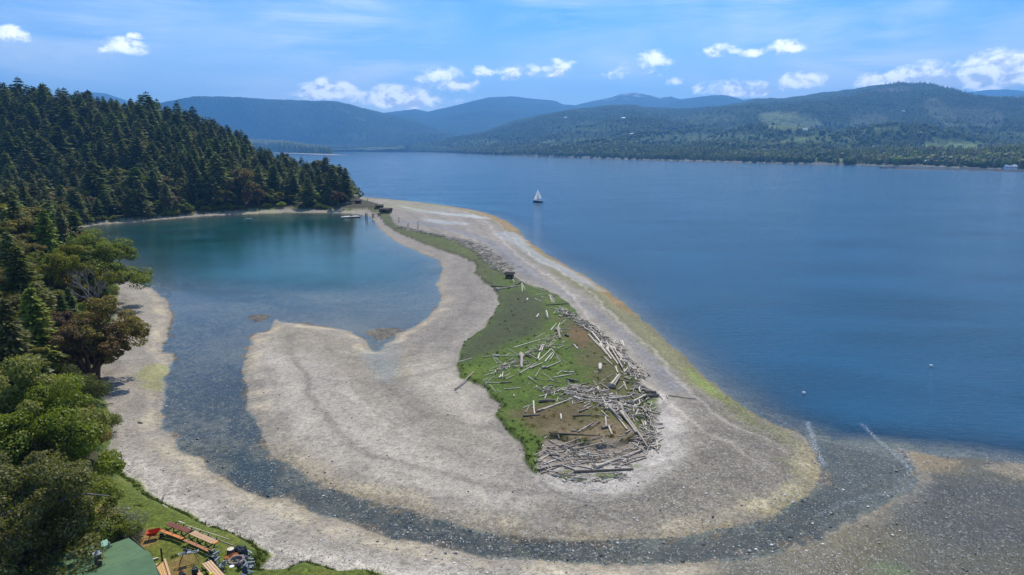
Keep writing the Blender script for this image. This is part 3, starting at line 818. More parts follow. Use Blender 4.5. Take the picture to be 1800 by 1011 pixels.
# ================================================================== vegetation
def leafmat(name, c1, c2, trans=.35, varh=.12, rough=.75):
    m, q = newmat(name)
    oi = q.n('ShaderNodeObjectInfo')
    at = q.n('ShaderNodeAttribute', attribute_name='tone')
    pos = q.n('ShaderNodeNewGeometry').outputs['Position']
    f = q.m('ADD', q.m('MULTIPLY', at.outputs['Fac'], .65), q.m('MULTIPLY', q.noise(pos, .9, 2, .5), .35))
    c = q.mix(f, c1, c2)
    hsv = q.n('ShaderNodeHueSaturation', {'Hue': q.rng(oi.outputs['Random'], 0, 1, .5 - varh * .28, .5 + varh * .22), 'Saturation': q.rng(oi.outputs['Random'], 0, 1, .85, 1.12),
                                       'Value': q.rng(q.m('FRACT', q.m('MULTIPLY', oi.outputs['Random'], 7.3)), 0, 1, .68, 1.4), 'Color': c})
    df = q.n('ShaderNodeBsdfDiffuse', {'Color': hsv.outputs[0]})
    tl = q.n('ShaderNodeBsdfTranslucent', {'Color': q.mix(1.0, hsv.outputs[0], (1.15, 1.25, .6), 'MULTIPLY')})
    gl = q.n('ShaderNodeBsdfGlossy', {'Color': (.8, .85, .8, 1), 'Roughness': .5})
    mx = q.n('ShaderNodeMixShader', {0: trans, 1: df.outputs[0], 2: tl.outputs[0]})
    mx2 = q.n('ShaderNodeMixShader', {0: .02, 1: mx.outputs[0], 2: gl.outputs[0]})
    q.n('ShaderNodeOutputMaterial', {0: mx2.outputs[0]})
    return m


def solid(name, c, rough=.8, metal=0.0, nscale=6.0, namt=.25, spec=.4, rand=0.0, bump=.15, stretch=None):
    m, q = newmat(name)
    tc = q.n('ShaderNodeTexCoord').outputs['Object']
    if stretch:
        tc = q.n('ShaderNodeMapping', {'Vector': tc, 'Scale': stretch}).outputs[0]
    n = q.noise(tc, nscale, 5, .65)
    f = q.rng(n, .3, .7, 1 - namt, 1 + namt)
    if rand:
        oi = q.n('ShaderNodeObjectInfo')
        f = q.m('MULTIPLY', f, q.rng(oi.outputs['Random'], 0, 1, 1 - rand, 1 + rand))
    base = q.n('ShaderNodeVectorMath', {0: c, 'Scale': f}, operation='SCALE').outputs[0]
    bp = q.n('ShaderNodeBump', {'Strength': .6, 'Distance': bump * .2, 'Height': n})
    q.n('ShaderNodeOutputMaterial', {0: q.n('ShaderNodeBsdfPrincipled', {'Base Color': base, 'Roughness': rough, 'Metallic': metal, 'Specular IOR Level': spec, 'Normal': bp.outputs[0]}).outputs[0]})
    return m


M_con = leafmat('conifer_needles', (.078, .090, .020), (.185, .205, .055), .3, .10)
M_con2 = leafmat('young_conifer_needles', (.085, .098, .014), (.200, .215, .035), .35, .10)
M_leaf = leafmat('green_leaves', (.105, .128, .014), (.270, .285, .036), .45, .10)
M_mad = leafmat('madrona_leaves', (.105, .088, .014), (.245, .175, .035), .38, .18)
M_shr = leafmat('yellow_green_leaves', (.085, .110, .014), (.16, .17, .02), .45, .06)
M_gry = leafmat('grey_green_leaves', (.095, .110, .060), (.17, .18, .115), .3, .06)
M_bark = solid('grey_bark', (.11, .095, .08), .95, nscale=5, namt=.4)
M_rbark = solid('red_brown_bark', (.15, .075, .045), .9, nscale=3, namt=.5)
M_twig = solid('bare_grey_twigs', (.22, .20, .19), .95, nscale=3, namt=.3)


def tubes(segs, ns=5):
    """segs: list of (p0, p1, r0, r1) -> verts, faces"""
    V = []; F = []; o = 0
    for p0, p1, r0, r1 in segs:
        p0 = np.array(p0, float); p1 = np.array(p1, float)
        d = p1 - p0; L = np.linalg.norm(d) + 1e-9; d = d / L
        a = np.cross(d, (0, 0, 1) if abs(d[2]) < .9 else (1, 0, 0)); a /= np.linalg.norm(a); b = np.cross(d, a)
        th = np.arange(ns) / ns * 2 * math.pi
        ring = np.cos(th)[:, None] * a + np.sin(th)[:, None] * b
        V += [p0 + ring * r0, p1 + ring * r1]
        for i in range(ns):
            j = (i + 1) % ns
            F.append((o + i, o + j, o + ns + j, o + ns + i))
        o += 2 * ns
    return np.concatenate(V), np.array(F)


def cards(c, dirv, nrm, ln, wd, tone, rg, bend=.0):
    """kite shaped leaf clumps: centre, direction, normal -> verts, faces, tone"""
    dirv = dirv / (np.linalg.norm(dirv, axis=1)[:, None] + 1e-9)
    s = np.cross(dirv, nrm); s /= (np.linalg.norm(s, axis=1)[:, None] + 1e-9)
    n2 = np.cross(s, dirv)
    ln = ln[:, None]; wd = wd[:, None]
    k = rg.uniform(.3, .6, (len(c), 1))
    v0 = c - dirv * ln * .5
    v1 = c + s * wd * .5 + dirv * ln * (k - .5) - n2 * wd * .12
    v2 = c + dirv * ln * .5 - n2 * ln * bend
    v3 = c - s * wd * .5 + dirv * ln * (.5 - k) - n2 * wd * .12
    V = np.stack([v0, v1, v2, v3], 1).reshape(-1, 3)
    F = np.arange(len(V)).reshape(-1, 4)
    return V, F, np.repeat(tone, 4)


def crown_mesh(name, V, F, tone, mat):
    return mesh_np(name, V, F, mat, False, {'tone': ('FLOAT', tone)})


def make_conifer(seed, H=1.0, Rr=.17, whorls=26, nb=7, nc=5, card=.06, bare=.12, mat=None, name='crown', irregular=.3, droop=.35):
    """unit-height conifer; returns (trunk mesh, crown mesh)"""
    rg = np.random.default_rng(seed)
    C = []; D = []; Nn = []; LN = []; WD = []; TN = []
    br = []
    for wi in range(whorls):
        t = bare + (1 - bare) * (wi + rg.uniform(-.3, .3)) / whorls
        t = min(max(t, .03), .985)
        prof = (1 - (t - bare) / (1 - bare)) ** .75 * (1 - .35 * math.exp(-((t - bare) / .10)))
        ph = rg.uniform(0, 6.28)
        for k in range(nb):
            if rg.random() < .14: continue
            a = ph + k * 6.283 / nb + rg.uniform(-.35, .35)
            L = Rr * prof * (1 + rg.uniform(-irregular, irregular)) + .012
            up = rg.uniform(.05, .3) * (1 if t > .6 else .3)
            d = np.array([math.cos(a), math.sin(a), up - droop * .3])
            base = np.array([0, 0, t])
            if nb >= 6 and L > .06: br.append((base, base + d * L * .7, .0035, .001))
            for j in range(nc):
                f = (j + .6 + rg.uniform(-.3, .3)) / nc
                sid = np.array([-math.sin(a), math.cos(a), 0]) * rg.uniform(-1, 1) * L * .38 * (1.1 - f * .5)
                p = base + d * L * f + sid - np.array([0, 0, droop * L * f * f * .6 + abs(rg.normal()) * .006])
                C.append(p)
                D.append(d * 1.0 + sid / (L + 1e-6) * 1.2 + np.array([0, 0, rg.uniform(-.45, .15)]))
                Nn.append(np.array([0, 0, 1.]) + rg.normal(0, .42, 3))
                s = card * (.55 + .6 * prof) * rg.uniform(.7, 1.3)
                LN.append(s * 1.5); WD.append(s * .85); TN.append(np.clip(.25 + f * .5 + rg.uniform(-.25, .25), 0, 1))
    for k in range(4):
        C.append(np.array([0, 0, .985 + k * .004])); D.append(np.array([rg.normal(0, .3), rg.normal(0, .3), 1])); Nn.append(rg.normal(0, 1, 3)); LN.append(.04); WD.append(.012); TN.append(.5)
    V, F, T = cards(np.array(C), np.array(D), np.array(Nn), np.array(LN), np.array(WD), np.array(TN), rg, .15)
    cm = crown_mesh(name, V, F, T, mat or M_con)
    lean = rg.normal(0, .008, 2)
    sg = [((0, 0, -.05), (lean[0], lean[1], .35), .016, .011), ((lean[0], lean[1], .35), (0, 0, .7), .011, .006), ((0, 0, .7), (0, 0, 1.0), .006, .001)]
    tv, tf = tubes(sg + br[::3], 5)
    return mesh_np('trunk', tv, tf, M_bark, True), cm


def make_broadleaf(seed, blobs=11, Rw=.36, leaves=9000, leaf=.016, mat=None, bark=None, base=.32, top=.98, lean=(0, 0), open_=.0, flatn=.5, trunkr=.022, sub=5):
    """unit-height spreading tree made of limbs that end in sprays of leaves"""
    rg = np.random.default_rng(seed)
    segs = []; cents = []
    trunk_top = np.array([lean[0] * .3, lean[1] * .3, base * 1.1])
    segs.append((np.array([0, 0, -.06]), trunk_top * .55 + rg.normal(0, .01, 3), trunkr * 1.25, trunkr))
    segs.append((segs[0][1], trunk_top, trunkr, trunkr * .8))
    for i in range(blobs):
        a = i * 2.399 + rg.uniform(-.4, .4)
        rr = Rw * math.sqrt((i + .5) / blobs) * rg.uniform(.75, 1.05)
        t = rg.uniform(0, 1)
        zt = base + (top - base) * (.35 + .62 * (1 - (rr / Rw) ** 2 * .75)) * rg.uniform(.72, 1.0)
        if i % 3 == 2: zt = base + (zt - base) * .45
        c = np.array([math.cos(a) * rr + lean[0] * zt, math.sin(a) * rr + lean[1] * zt, zt - .09])
        mid = trunk_top * .5 + c * .5 + np.array([0, 0, -.03]) + rg.normal(0, .02, 3)
        segs.append((trunk_top, mid, trunkr * .6, trunkr * .36)); segs.append((mid, c, trunkr * .36, trunkr * .16))
        for s in range(sub):
            v = rg.normal(0, 1, 3); v[2] = v[2] * .8 + .15; v /= np.linalg.norm(v)
            R0 = rg.uniform(.042, .125)
            c2 = c + v * R0 * 1.05
            segs.append((c * .6 + mid * .4, c2, trunkr * .14, trunkr * .05))
            cents.append((c2, R0 * rg.uniform(.6, .95)))
    n = leaves // len(cents)
    C = []; Nn = []; TN = []
    for c, r in cents:
        v = rg.normal(0, 1, (n, 3)); v /= np.linalg.norm(v, axis=1)[:, None]
        rad = r * rg.uniform(.45, 1.12, n) ** .6
        p = c + v * rad[:, None] * np.array([1.1, 1.1, .78])
        C.append(p); Nn.append(v * .8 + np.array([0, 0, flatn]) + rg.normal(0, .5, (n, 3)))
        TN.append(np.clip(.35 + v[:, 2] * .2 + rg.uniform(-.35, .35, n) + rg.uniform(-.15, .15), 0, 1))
    C = np.concatenate(C); Nn = np.concatenate(Nn); TN = np.concatenate(TN)
    D = rg.normal(0, 1, C.shape)
    D = D - Nn * (D * Nn).sum(1)[:, None] / ((Nn * Nn).sum(1)[:, None] + 1e-9)
    s = leaf * rg.uniform(.6, 1.4, len(C))
    V, F, T = cards(C, D, Nn, s * 1.5, s * 1.05, TN, rg, .1)
    tv, tf = tubes(segs, 6)
    return mesh_np('trunk', tv, tf, bark or M_bark, True), crown_mesh('crown', V, F, T, mat or M_leaf)


def make_shrub(seed, mat, leaves=5000, leaf=.035, Rw=.55):
    rg = np.random.default_rng(seed); cents = []; segs = []
    for i in range(16):
        a = i * 2.399; rr = Rw * math.sqrt((i + .5) / 16)
        c = np.array([math.cos(a) * rr, math.sin(a) * rr, rg.uniform(.3, .8) * (1.05 - (rr / Rw) ** 2 * .55)])
        cents.append((c, rg.uniform(.16, .26)))
        segs.append(((0, 0, -.1), c, .02, .006))
    n = leaves // 16; C = []; Nn = []; TN = []
    for c, r in cents:
        v = rg.normal(0, 1, (n, 3)); v /= np.linalg.norm(v, axis=1)[:, None]
        C.append(c + v * (r * rg.uniform(.3, 1.15, n) ** .6)[:, None]); Nn.append(v + rg.normal(0, .5, (n, 3)) + np.array([0, 0, .4]))
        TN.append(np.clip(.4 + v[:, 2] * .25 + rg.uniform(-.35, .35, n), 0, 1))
    C = np.concatenate(C); C[:, 2] = np.maximum(C[:, 2], .0); Nn = np.concatenate(Nn); TN = np.concatenate(TN)
    s = leaf * rg.uniform(.6, 1.4, len(C)); D = rg.normal(0, 1, C.shape)
    V, F, T = cards(C, D, Nn, s * 1.7, s, TN, rg)
    tv, tf = tubes(segs, 4)
    return mesh_np('stem', tv, tf, M_bark, True), crown_mesh('foliage', V, F, T, mat)


def make_bare(seed):
    rg = np.random.default_rng(seed); segs = []
    def grow(p, d, L, r, k):
        q_ = p + d * L
        segs.append((p, q_, r, r * .6))
        if k == 0: return
        for i in range(3 if k > 1 else 4):
            nd = d + rg.normal(0, .42, 3); nd[2] += .08; nd /= np.linalg.norm(nd)
            grow(q_ - d * L * rg.uniform(0, .3), nd, L * rg.uniform(.55, .85), r * .55, k - 1)
    grow(np.array([0, 0, -.05]), np.array([0, 0.05, 1.]), .36, .022, 5)
    tv, tf = tubes(segs, 4)
    return mesh_np('trunk', tv, tf, M_twig, True)


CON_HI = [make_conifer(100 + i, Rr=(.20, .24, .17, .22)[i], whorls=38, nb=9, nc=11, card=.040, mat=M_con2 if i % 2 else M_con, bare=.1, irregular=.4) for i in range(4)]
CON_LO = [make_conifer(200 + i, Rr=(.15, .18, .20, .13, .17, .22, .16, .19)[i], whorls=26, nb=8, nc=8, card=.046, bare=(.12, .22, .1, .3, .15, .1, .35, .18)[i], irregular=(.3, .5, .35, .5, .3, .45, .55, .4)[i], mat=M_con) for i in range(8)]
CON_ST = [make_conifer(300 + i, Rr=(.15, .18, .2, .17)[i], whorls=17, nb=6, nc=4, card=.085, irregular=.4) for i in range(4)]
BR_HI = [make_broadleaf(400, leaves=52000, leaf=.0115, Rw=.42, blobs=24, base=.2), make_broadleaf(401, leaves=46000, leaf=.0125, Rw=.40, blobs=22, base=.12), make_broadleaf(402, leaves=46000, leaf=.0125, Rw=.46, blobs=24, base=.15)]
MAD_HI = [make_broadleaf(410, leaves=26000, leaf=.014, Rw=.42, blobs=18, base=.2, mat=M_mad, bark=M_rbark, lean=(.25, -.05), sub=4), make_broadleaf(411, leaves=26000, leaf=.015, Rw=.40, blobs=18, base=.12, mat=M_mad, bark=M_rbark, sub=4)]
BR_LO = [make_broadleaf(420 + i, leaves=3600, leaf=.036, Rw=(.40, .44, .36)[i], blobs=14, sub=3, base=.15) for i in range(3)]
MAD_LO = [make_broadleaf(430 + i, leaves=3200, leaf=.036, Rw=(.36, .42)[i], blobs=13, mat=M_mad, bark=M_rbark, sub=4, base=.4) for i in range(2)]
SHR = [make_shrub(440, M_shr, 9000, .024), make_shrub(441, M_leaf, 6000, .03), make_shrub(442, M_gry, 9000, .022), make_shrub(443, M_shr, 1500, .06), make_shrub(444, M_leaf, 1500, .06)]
BARE = make_bare(450)
print('tree meshes', time.time() - T0)


def hz_at(x, y):
    return float(terrain(np.array([float(x)]), np.array([float(y)]))[0])


def tree(kind, pair, x, y, h, wd, label, cat, group=None, z=None, rz=None, tilt=(0, 0), parts=('trunk', 'crown')):
    zz = hz_at(x, y) if z is None else z
    t = thing(kind, label, cat, (x, y, zz - .1), rnd.uniform(0, 6.28) if rz is None else rz, group)
    t.rotation_euler[0] = tilt[0]; t.rotation_euler[1] = tilt[1]
    obj(parts[0], pair[0], t, scale=(h * wd, h * wd, h))
    if pair[1] is not None:
        obj(parts[1], pair[1], t, scale=(h * wd, h * wd, h))
    return t


def at_px(px, py, zc):
    p = P(px, py, zc)
    return float(p[0]), float(p[1])


# ---- trees placed one by one: (kind, meshes, photo x, y of crown middle, its height above the sea, tree height, width factor, label, category)
HAND = [
    ('broadleaf_tree', BR_HI[0], 70, 800, 8.5, 14.0, 1.0, 'big leafy green tree with bare grey limbs towering over the green cabin roof', 'tree'),
    ('broadleaf_tree', BR_HI[2], 25, 930, 8.0, 13.0, .95, 'leafy green tree in the bottom corner, in front of the cabin', 'tree'),
    ('broadleaf_tree', BR_HI[1], 135, 905, 6.3, 9.0, 1.0, 'lower leafy green tree whose sprays hang over the cabin chimney', 'tree'),
    ('broadleaf_tree', BR_HI[1], 20, 745, 11.0, 15.0, .95, 'leafy green tree behind the big one by the cabin, cut by the frame edge', 'tree'),
    ('madrona_tree', MAD_HI[0], 205, 560, 10.5, 13.5, 1.05, 'olive madrona leaning out over the pale lagoon beach', 'tree'),
    ('madrona_tree', MAD_HI[1], 150, 600, 8.0, 12.0, 1.05, 'dark olive madrona rooted at the bank behind the leaning one', 'tree'),
    ('madrona_tree', MAD_HI[1], 118, 455, 14.0, 16.0, .85, 'tall rusty brown madrona beside the bare grey tree', 'tree'),
    ('broadleaf_tree', BR_HI[0], 168, 450, 12.5, 17.0, 1.25, 'bright green rounded tree reaching out over the lagoon water', 'tree'),
    ('conifer_tree', CON_HI[0], 42, 350, 17.0, 20.0, 1.0, 'tall open conifer standing above the left bank trees', 'tree'),
    ('conifer_tree', CON_HI[2], 108, 400, 14.0, 17.0, 1.0, 'dark narrow conifer behind the bright green rounded tree', 'tree'),
    ('conifer_tree', CON_HI[1], 20, 620, 10.0, 14.0, 1.1, 'drooping olive green conifer on the near bank slope', 'tree'),
    ('conifer_tree', CON_HI[3], 60, 560, 12.0, 14.0, 1.1, 'feathery yellow green conifer above the orange soil bank', 'tree'),
]
taken = []
for k_, pr, px, py, zc, h, wd, lab, cat in HAND:
    x, y = at_px(px, py, zc)
    if pr is MAD_HI[0]: x -= 4.2
    tree(k_, pr, x, y, h, wd, lab, cat, rz=rnd.uniform(-.4, .4) if pr is MAD_HI[0] else None)
    taken.append((x, y, 4.2))
x, y = at_px(163, 490, 12.0)
t = thing('bare_tree', 'leafless grey tree among the madronas on the bank', 'tree', (x, y, hz_at(x, y)), 0); obj('trunk', BARE, t, scale=(13, 13, 14)); taken.append((x, y, 3))
for i, (sh, px, py, zc, s, wd, lab) in enumerate([
        (0, 133, 690, 3.6, 5.4, 1.15, 'large yellow green bush at the top of the near beach'), (1, 180, 742, 2.4, 3.2, 1.0, 'dark rounded bush at the beach edge below the yellow green one'),
        (2, 200, 928, 3.0, 2.6, 1.5, 'grey green scrub patch on the lawn behind the cabin'), (2, 222, 938, 2.9, 1.7, 1.3, 'small grey green shrub touching the cabin roof edge'),
        (1, 150, 770, 2.6, 3.2, 1.3, 'leafy shrub between the big tree and the beach'), (2, 182, 826, 2.4, 1.6, 1.2, 'grey shrub on the grassy bank edge above the beach')]):
    x, y = at_px(px, py, zc)
    tree('bush', SHR[sh], x, y, s, wd, lab, 'bush', parts=('stem', 'foliage')); taken.append((x, y, 2.5))

# bare grey limbs that reach out of the big tree's crown
big = [o for o in COL.objects if o.get('label', '').startswith('big leafy green tree')][0]
bigM = Matrix.LocRotScale(big.location, big.rotation_euler, big.scale)
for lp in ([(-20, 915, 8.0, .20), (30, 897, 9.2, .17), (75, 886, 9.6, .13), (108, 880, 9.7, .10), (150, 868, 9.6, .07), (192, 872, 9.2, .03)], [(95, 883, 9.6, .09), (128, 870, 10.0, .05), (136, 862, 10.3, .02)],
           [(35, 825, 11.0, .10), (60, 812, 11.4, .07), (78, 800, 11.8, .03)], [(0, 860, 10.4, .10), (22, 862, 10.6, .07), (48, 868, 10.4, .03)]):
    pp_ = [np.array(P(a_, b_, c_)) for a_, b_, c_, _ in lp]
    tv, tf = tubes([(pp_[i], pp_[i + 1], lp[i][3], lp[i + 1][3]) for i in range(len(pp_) - 1)], 6)
    inv = bigM.inverted()
    tv = np.array([inv @ Vector(v) for v in tv])
    obj('limb', mesh_np('limb', tv, tf, M_twig, True), big)

# ---- scatter on the wooded ground
cand = []
def scatter(x0, x1, y0, y1, sp, jitter=.45):
    nx = int((x1 - x0) / sp); ny = int((y1 - y0) / sp)
    a, b = np.meshgrid(x0 + (np.arange(nx) + .5) * sp, y0 + (np.arange(ny) + .5) * sp)
    a = a.ravel() + RNG.uniform(-jitter, jitter, a.size) * sp; b = b.ravel() + RNG.uniform(-jitter, jitter, b.size) * sp
    return a, b

ax, ay = scatter(-330, -30, 56, 345, 5.2)
bx, by = scatter(-700, 10, 345, 640, 7.5)
sx_ = np.concatenate([ax, bx]); sy_ = np.concatenate([ay, by])
dv_ = VEG.d(sx_, sy_, 60.0)
u_ = sx_ / sy_
ok = (dv_ > 2.6) & (u_ > -.93)
ok &= ~((sy_ < 76) & (sx_ > -46)) & ~((sy_ < 90) & (sx_ > -50) & (dv_ < 5))
ok &= ~((sy_ > 500) & (u_ > -.26))
# keep the spit neck clear
neck = P(628, 360, 1)
ok &= ~((sx_ > neck[0] - 2) & (sy_ > 300))
sx_, sy_, dv_, u_ = sx_[ok], sy_[ok], dv_[ok], u_[ok]
# a lawn with a house across the lagoon
hp = P(212, 343, 8); gl_d = np.hypot((sx_ - hp[0]) / 1.3, (sy_ - hp[1] + 6) / 1.0)
hp2 = P(528, 331, 5); gl_2 = np.hypot((sx_ - hp2[0]) / 1.0, (sy_ - hp2[1] + 2) / .8)
ok = (gl_d > 12) & (gl_2 > 7)
for tx, ty, tr_ in taken: ok &= np.hypot(sx_ - tx, sy_ - ty) > tr_
sx_, sy_, dv_, u_ = sx_[ok], sy_[ok], dv_[ok], u_[ok]
sz_ = terrain(sx_, sy_)
order = np.argsort(sy_)
kn = fbm(sx_ * .03, sy_ * .03, 3, 71); kr = RNG.uniform(0, 1, len(sx_))
n_con = n_br = n_mad = 0
stuff_pts = []
def tree_label(kind, x, y, dv):
    u = x / y
    if y < 200:
        where = 'on the near wooded bank beside the lagoon beach' if dv < 12 else 'inside the near bank at the frame edge'
    elif y < 345:
        where = 'on the shore between near bank and hill'
    elif y < 420 and dv < 14:
        where = ('at the beach edge across the lagoon', 'at the foot of the hill near the point')[u > -.38]
    else:
        where = ('on the high end of the forest hill', 'on the middle slope of the forest hill', 'on the low end of the forest hill')[0 if u < -.55 else (1 if u < -.38 else 2)]
    return where


def adj(h, wd, ref):
    return ('tall ' if h > ref * 1.1 else ('low ' if h < ref * .88 else 'mid-height ')) + ('broad ' if wd > 1.12 else 'slim ')


def bandl(zz, x, y, dv):
    if y < 345: return ', ' + ('farthest back' if y > 290 else ('halfway along' if y > 235 else 'nearer side')) if y >= 200 else ''
    if dv < 14: return ''
    return ', ' + ('front row' if dv < 40 else ('middle rows' if dv < 90 else 'upper rows'))
for i in order:
    x, y, zz, dv = sx_[i], sy_[i], sz_[i], dv_[i]
    near = y < 175
    u = x / y
    wv = rnd.uniform(.92, 1.32)
    edge = dv < 12
    if near: pc = .22
    elif y < 345: pc = .45
    else: pc = .35 if edge else .82
    r_ = kr[i] + kn[i] * .12
    if r_ < pc: kind = 'con'
    elif r_ < pc + (1 - pc) * .5: kind = 'br'
    else: kind = 'mad'
    hh = rnd.uniform(.66, 1.26)
    if kind == 'con':
        h = (14 if near else (16 if y < 345 else (20 if u < -.38 else 17.5))) * hh * (.8 if edge else 1)
        if y > 345: h *= 1 if rnd.random() > .08 else 1.22
        if n_con < 285:
            prs = CON_HI if near else CON_LO
            tree('conifer_tree', prs[rnd.randrange(len(prs))], x, y, h, wv * (1.1 if near else 1.5), adj(h, wv, 14 if near else (16 if y < 345 else 22)) + 'dark green conifer ' + tree_label(kind, x, y, dv) + bandl(zz, x, y, dv), 'tree', 'conifers ' + tree_label(kind, x, y, dv), z=zz)
            n_con += 1
        else:
            stuff_pts.append((x, y, zz - .2, h, rnd.uniform(1.35, 2.0), rnd.randrange(8)))
    elif kind == 'br':
        h = (9.5 if near else 11.5) * hh * (.7 if edge else 1)
        prs = BR_HI if near else BR_LO
        tree('broadleaf_tree', prs[rnd.randrange(len(prs))], x, y, h, wv, adj(h, wv, 9.5 if near else 11) + 'leafy green tree ' + tree_label(kind, x, y, dv) + bandl(zz, x, y, dv), 'tree', 'leafy trees ' + tree_label(kind, x, y, dv), z=zz)
        n_br += 1
    else:
        h = (10.5 if near else 12.5) * hh * (.72 if edge else 1)
        prs = MAD_HI[1:] if near else MAD_LO
        tree('madrona_tree', prs[rnd.randrange(len(prs))], x, y, h, wv, adj(h, wv, 10 if near else 12) + 'olive brown madrona ' + tree_label(kind, x, y, dv) + bandl(zz, x, y, dv), 'tree', 'madronas ' + tree_label(kind, x, y, dv), z=zz)
        n_mad += 1
# bushes along the foot of the banks
veg_edge = VEG.p
nb_ = 0
for i in range(len(veg_edge)):
    p0 = veg_edge[i]; p1 = veg_edge[(i + 1) % len(veg_edge)]
    L = float(np.linalg.norm(p1 - p0))
    if L > 60 or p0[1] < 78 or p0[1] > 430: continue
    n_ = max(1, int(L / 3.2))
    for k in range(n_):
        q_ = p0 + (p1 - p0) * ((k + rnd.random()) / n_)
        x, y = float(q_[0]) - rnd.uniform(1.2, 3.0) * (1 if y < 300 else .5), float(q_[1]) + (rnd.uniform(.5, 3.0) if p0[1] > 300 else 0)
        if x > neck[0] + 6 or x / y < -.78: continue
        if VEG.d(np.array([x]), np.array([y]), 6.0)[0] < .6 or rnd.random() < .35: continue
        s = rnd.uniform(1.4, 3.2) * (1.25 if y > 300 else .9)
        tree('bush', SHR[rnd.choice((3, 4, 4))], x, y, s, rnd.uniform(1, 1.5), 'low green bush at the foot of the wooded bank ' + ('across the lagoon' if y > 300 else 'by the beach'), 'bush',
             'bushes at the bank foot ' + ('across the lagoon' if y > 300 else 'by the near beach'), parts=('stem', 'foliage'))
        nb_ += 1
# the lone conifer at the point and its neighbours
x, y = at_px(609, 352, 3)
tree('conifer_tree', CON_LO[0], x, y, 20, 1.15, 'lone dark conifer at the tip of the point, beside the water', 'tree')
for px, py, h, kd, lab in [(586, 345, 21, 'm', 'broad rusty green madrona second from the tip of the point'), (566, 340, 23, 'm', 'tall rounded olive madrona near the tip of the point'), (597, 356, 9, 'b', 'small green tree below the lone conifer at the point'),
                           (430, 362, 22, 'm', 'olive madrona with a long bare trunk above the far beach'), (213, 362, 17, 'm', 'pale olive tree on the lawn before the white roofed house'), (455, 362, 11, 'm', 'pale orange tinged madrona beside the long trunked one')]:
    x, y = at_px(px, py, 3)
    tree('madrona_tree' if kd == 'm' else 'broadleaf_tree', MAD_LO[1] if kd == 'm' else BR_LO[0], x, y, h, .95, lab, 'tree')
print('trees', n_con, n_br, n_mad, nb_, 'stuff', len(stuff_pts), time.time() - T0)


def instancer(name, pts, sources, **props):
    """one object that scatters the source meshes over its points"""
    src = bpy.data.collections.new(name + '_kinds')
    for i, s_ in enumerate(sources):
        o = bpy.data.objects.new('%s_kind_%02d' % (name, i), s_); src.objects.link(o)
    pts = np.array(pts, float)
    me = bpy.data.meshes.new(name); me.vertices.add(len(pts)); me.vertices.foreach_set('co', pts[:, :3].astype(np.float32).ravel())
    for nm, ar in (('sc', np.stack([pts[:, 3] * pts[:, 4], pts[:, 3] * pts[:, 4], pts[:, 3]], 1)), ('rt', np.stack([0 * pts[:, 0], 0 * pts[:, 0], RNG.uniform(0, 6.28, len(pts))], 1))):
        at = me.attributes.new(nm, 'FLOAT_VECTOR', 'POINT'); at.data.foreach_set('vector', ar.astype(np.float32).ravel())
    at = me.attributes.new('ix', 'INT', 'POINT'); at.data.foreach_set('value', (pts[:, 5].astype(int) % len(sources)).astype(np.int32))
    ng = bpy.data.node_groups.new(name, 'GeometryNodeTree')
    ng.interface.new_socket('Geometry', in_out='INPUT', socket_type='NodeSocketGeometry'); ng.interface.new_socket('Geometry', in_out='OUTPUT', socket_type='NodeSocketGeometry')
    N = ng.nodes; gi = N.new('NodeGroupInput'); go = N.new('NodeGroupOutput'); iop = N.new('GeometryNodeInstanceOnPoints'); ci = N.new('GeometryNodeCollectionInfo')
    ci.inputs[0].default_value = src; ci.inputs[1].default_value = True; ci.inputs[2].default_value = True
    def na(nm, ty, k):
        nd = N.new('GeometryNodeInputNamedAttribute'); nd.data_type = ty; nd.inputs[0].default_value = nm
        return [o for o in nd.outputs if o.enabled and o.name == 'Attribute'][0]
    L = ng.links
    L.new(gi.outputs[0], iop.inputs['Points']); L.new(ci.outputs[0], iop.inputs['Instance']); iop.inputs['Pick Instance'].default_value = True
    L.new(na('ix', 'INT', 0), iop.inputs['Instance Index']); L.new(na('rt', 'FLOAT_VECTOR', 0), iop.inputs['Rotation']); L.new(na('sc', 'FLOAT_VECTOR', 0), iop.inputs['Scale'])
    L.new(iop.outputs[0], go.inputs[0])
    o = obj(name, me, **props)
    md = o.modifiers.new('scatter', 'NODES'); md.node_group = ng
    return o


instancer('hill_forest', stuff_pts, [p_[1] for p_ in CON_LO], kind='stuff')

# ---- the woods on the far shore: many small trees
def tiny_conifer(seed, n=5, lay=4, mat=None):
    rg = np.random.default_rng(seed); V = []; F = []; o = 0
    for l in range(lay):
        z0 = .05 + l * .9 / lay; z1 = z0 + 1.35 / lay; r = .2 * (1 - l / lay * .85)
        ring = [(r * rg.uniform(.7, 1.3) * math.cos(6.28 * k / n + l), r * rg.uniform(.7, 1.3) * math.sin(6.28 * k / n + l), z0 - rg.uniform(0, .05)) for k in range(n)]
        V += ring + [(0, 0, min(z1, 1))]
        for k in range(n): F.append((o + k, o + (k + 1) % n, o + n))
        o += n + 1
    V = np.array(V)
    return mesh_np('tiny_tree', V, np.array(F), mat, False, {'tone': ('FLOAT', RNG.uniform(0, 1, len(V)))})

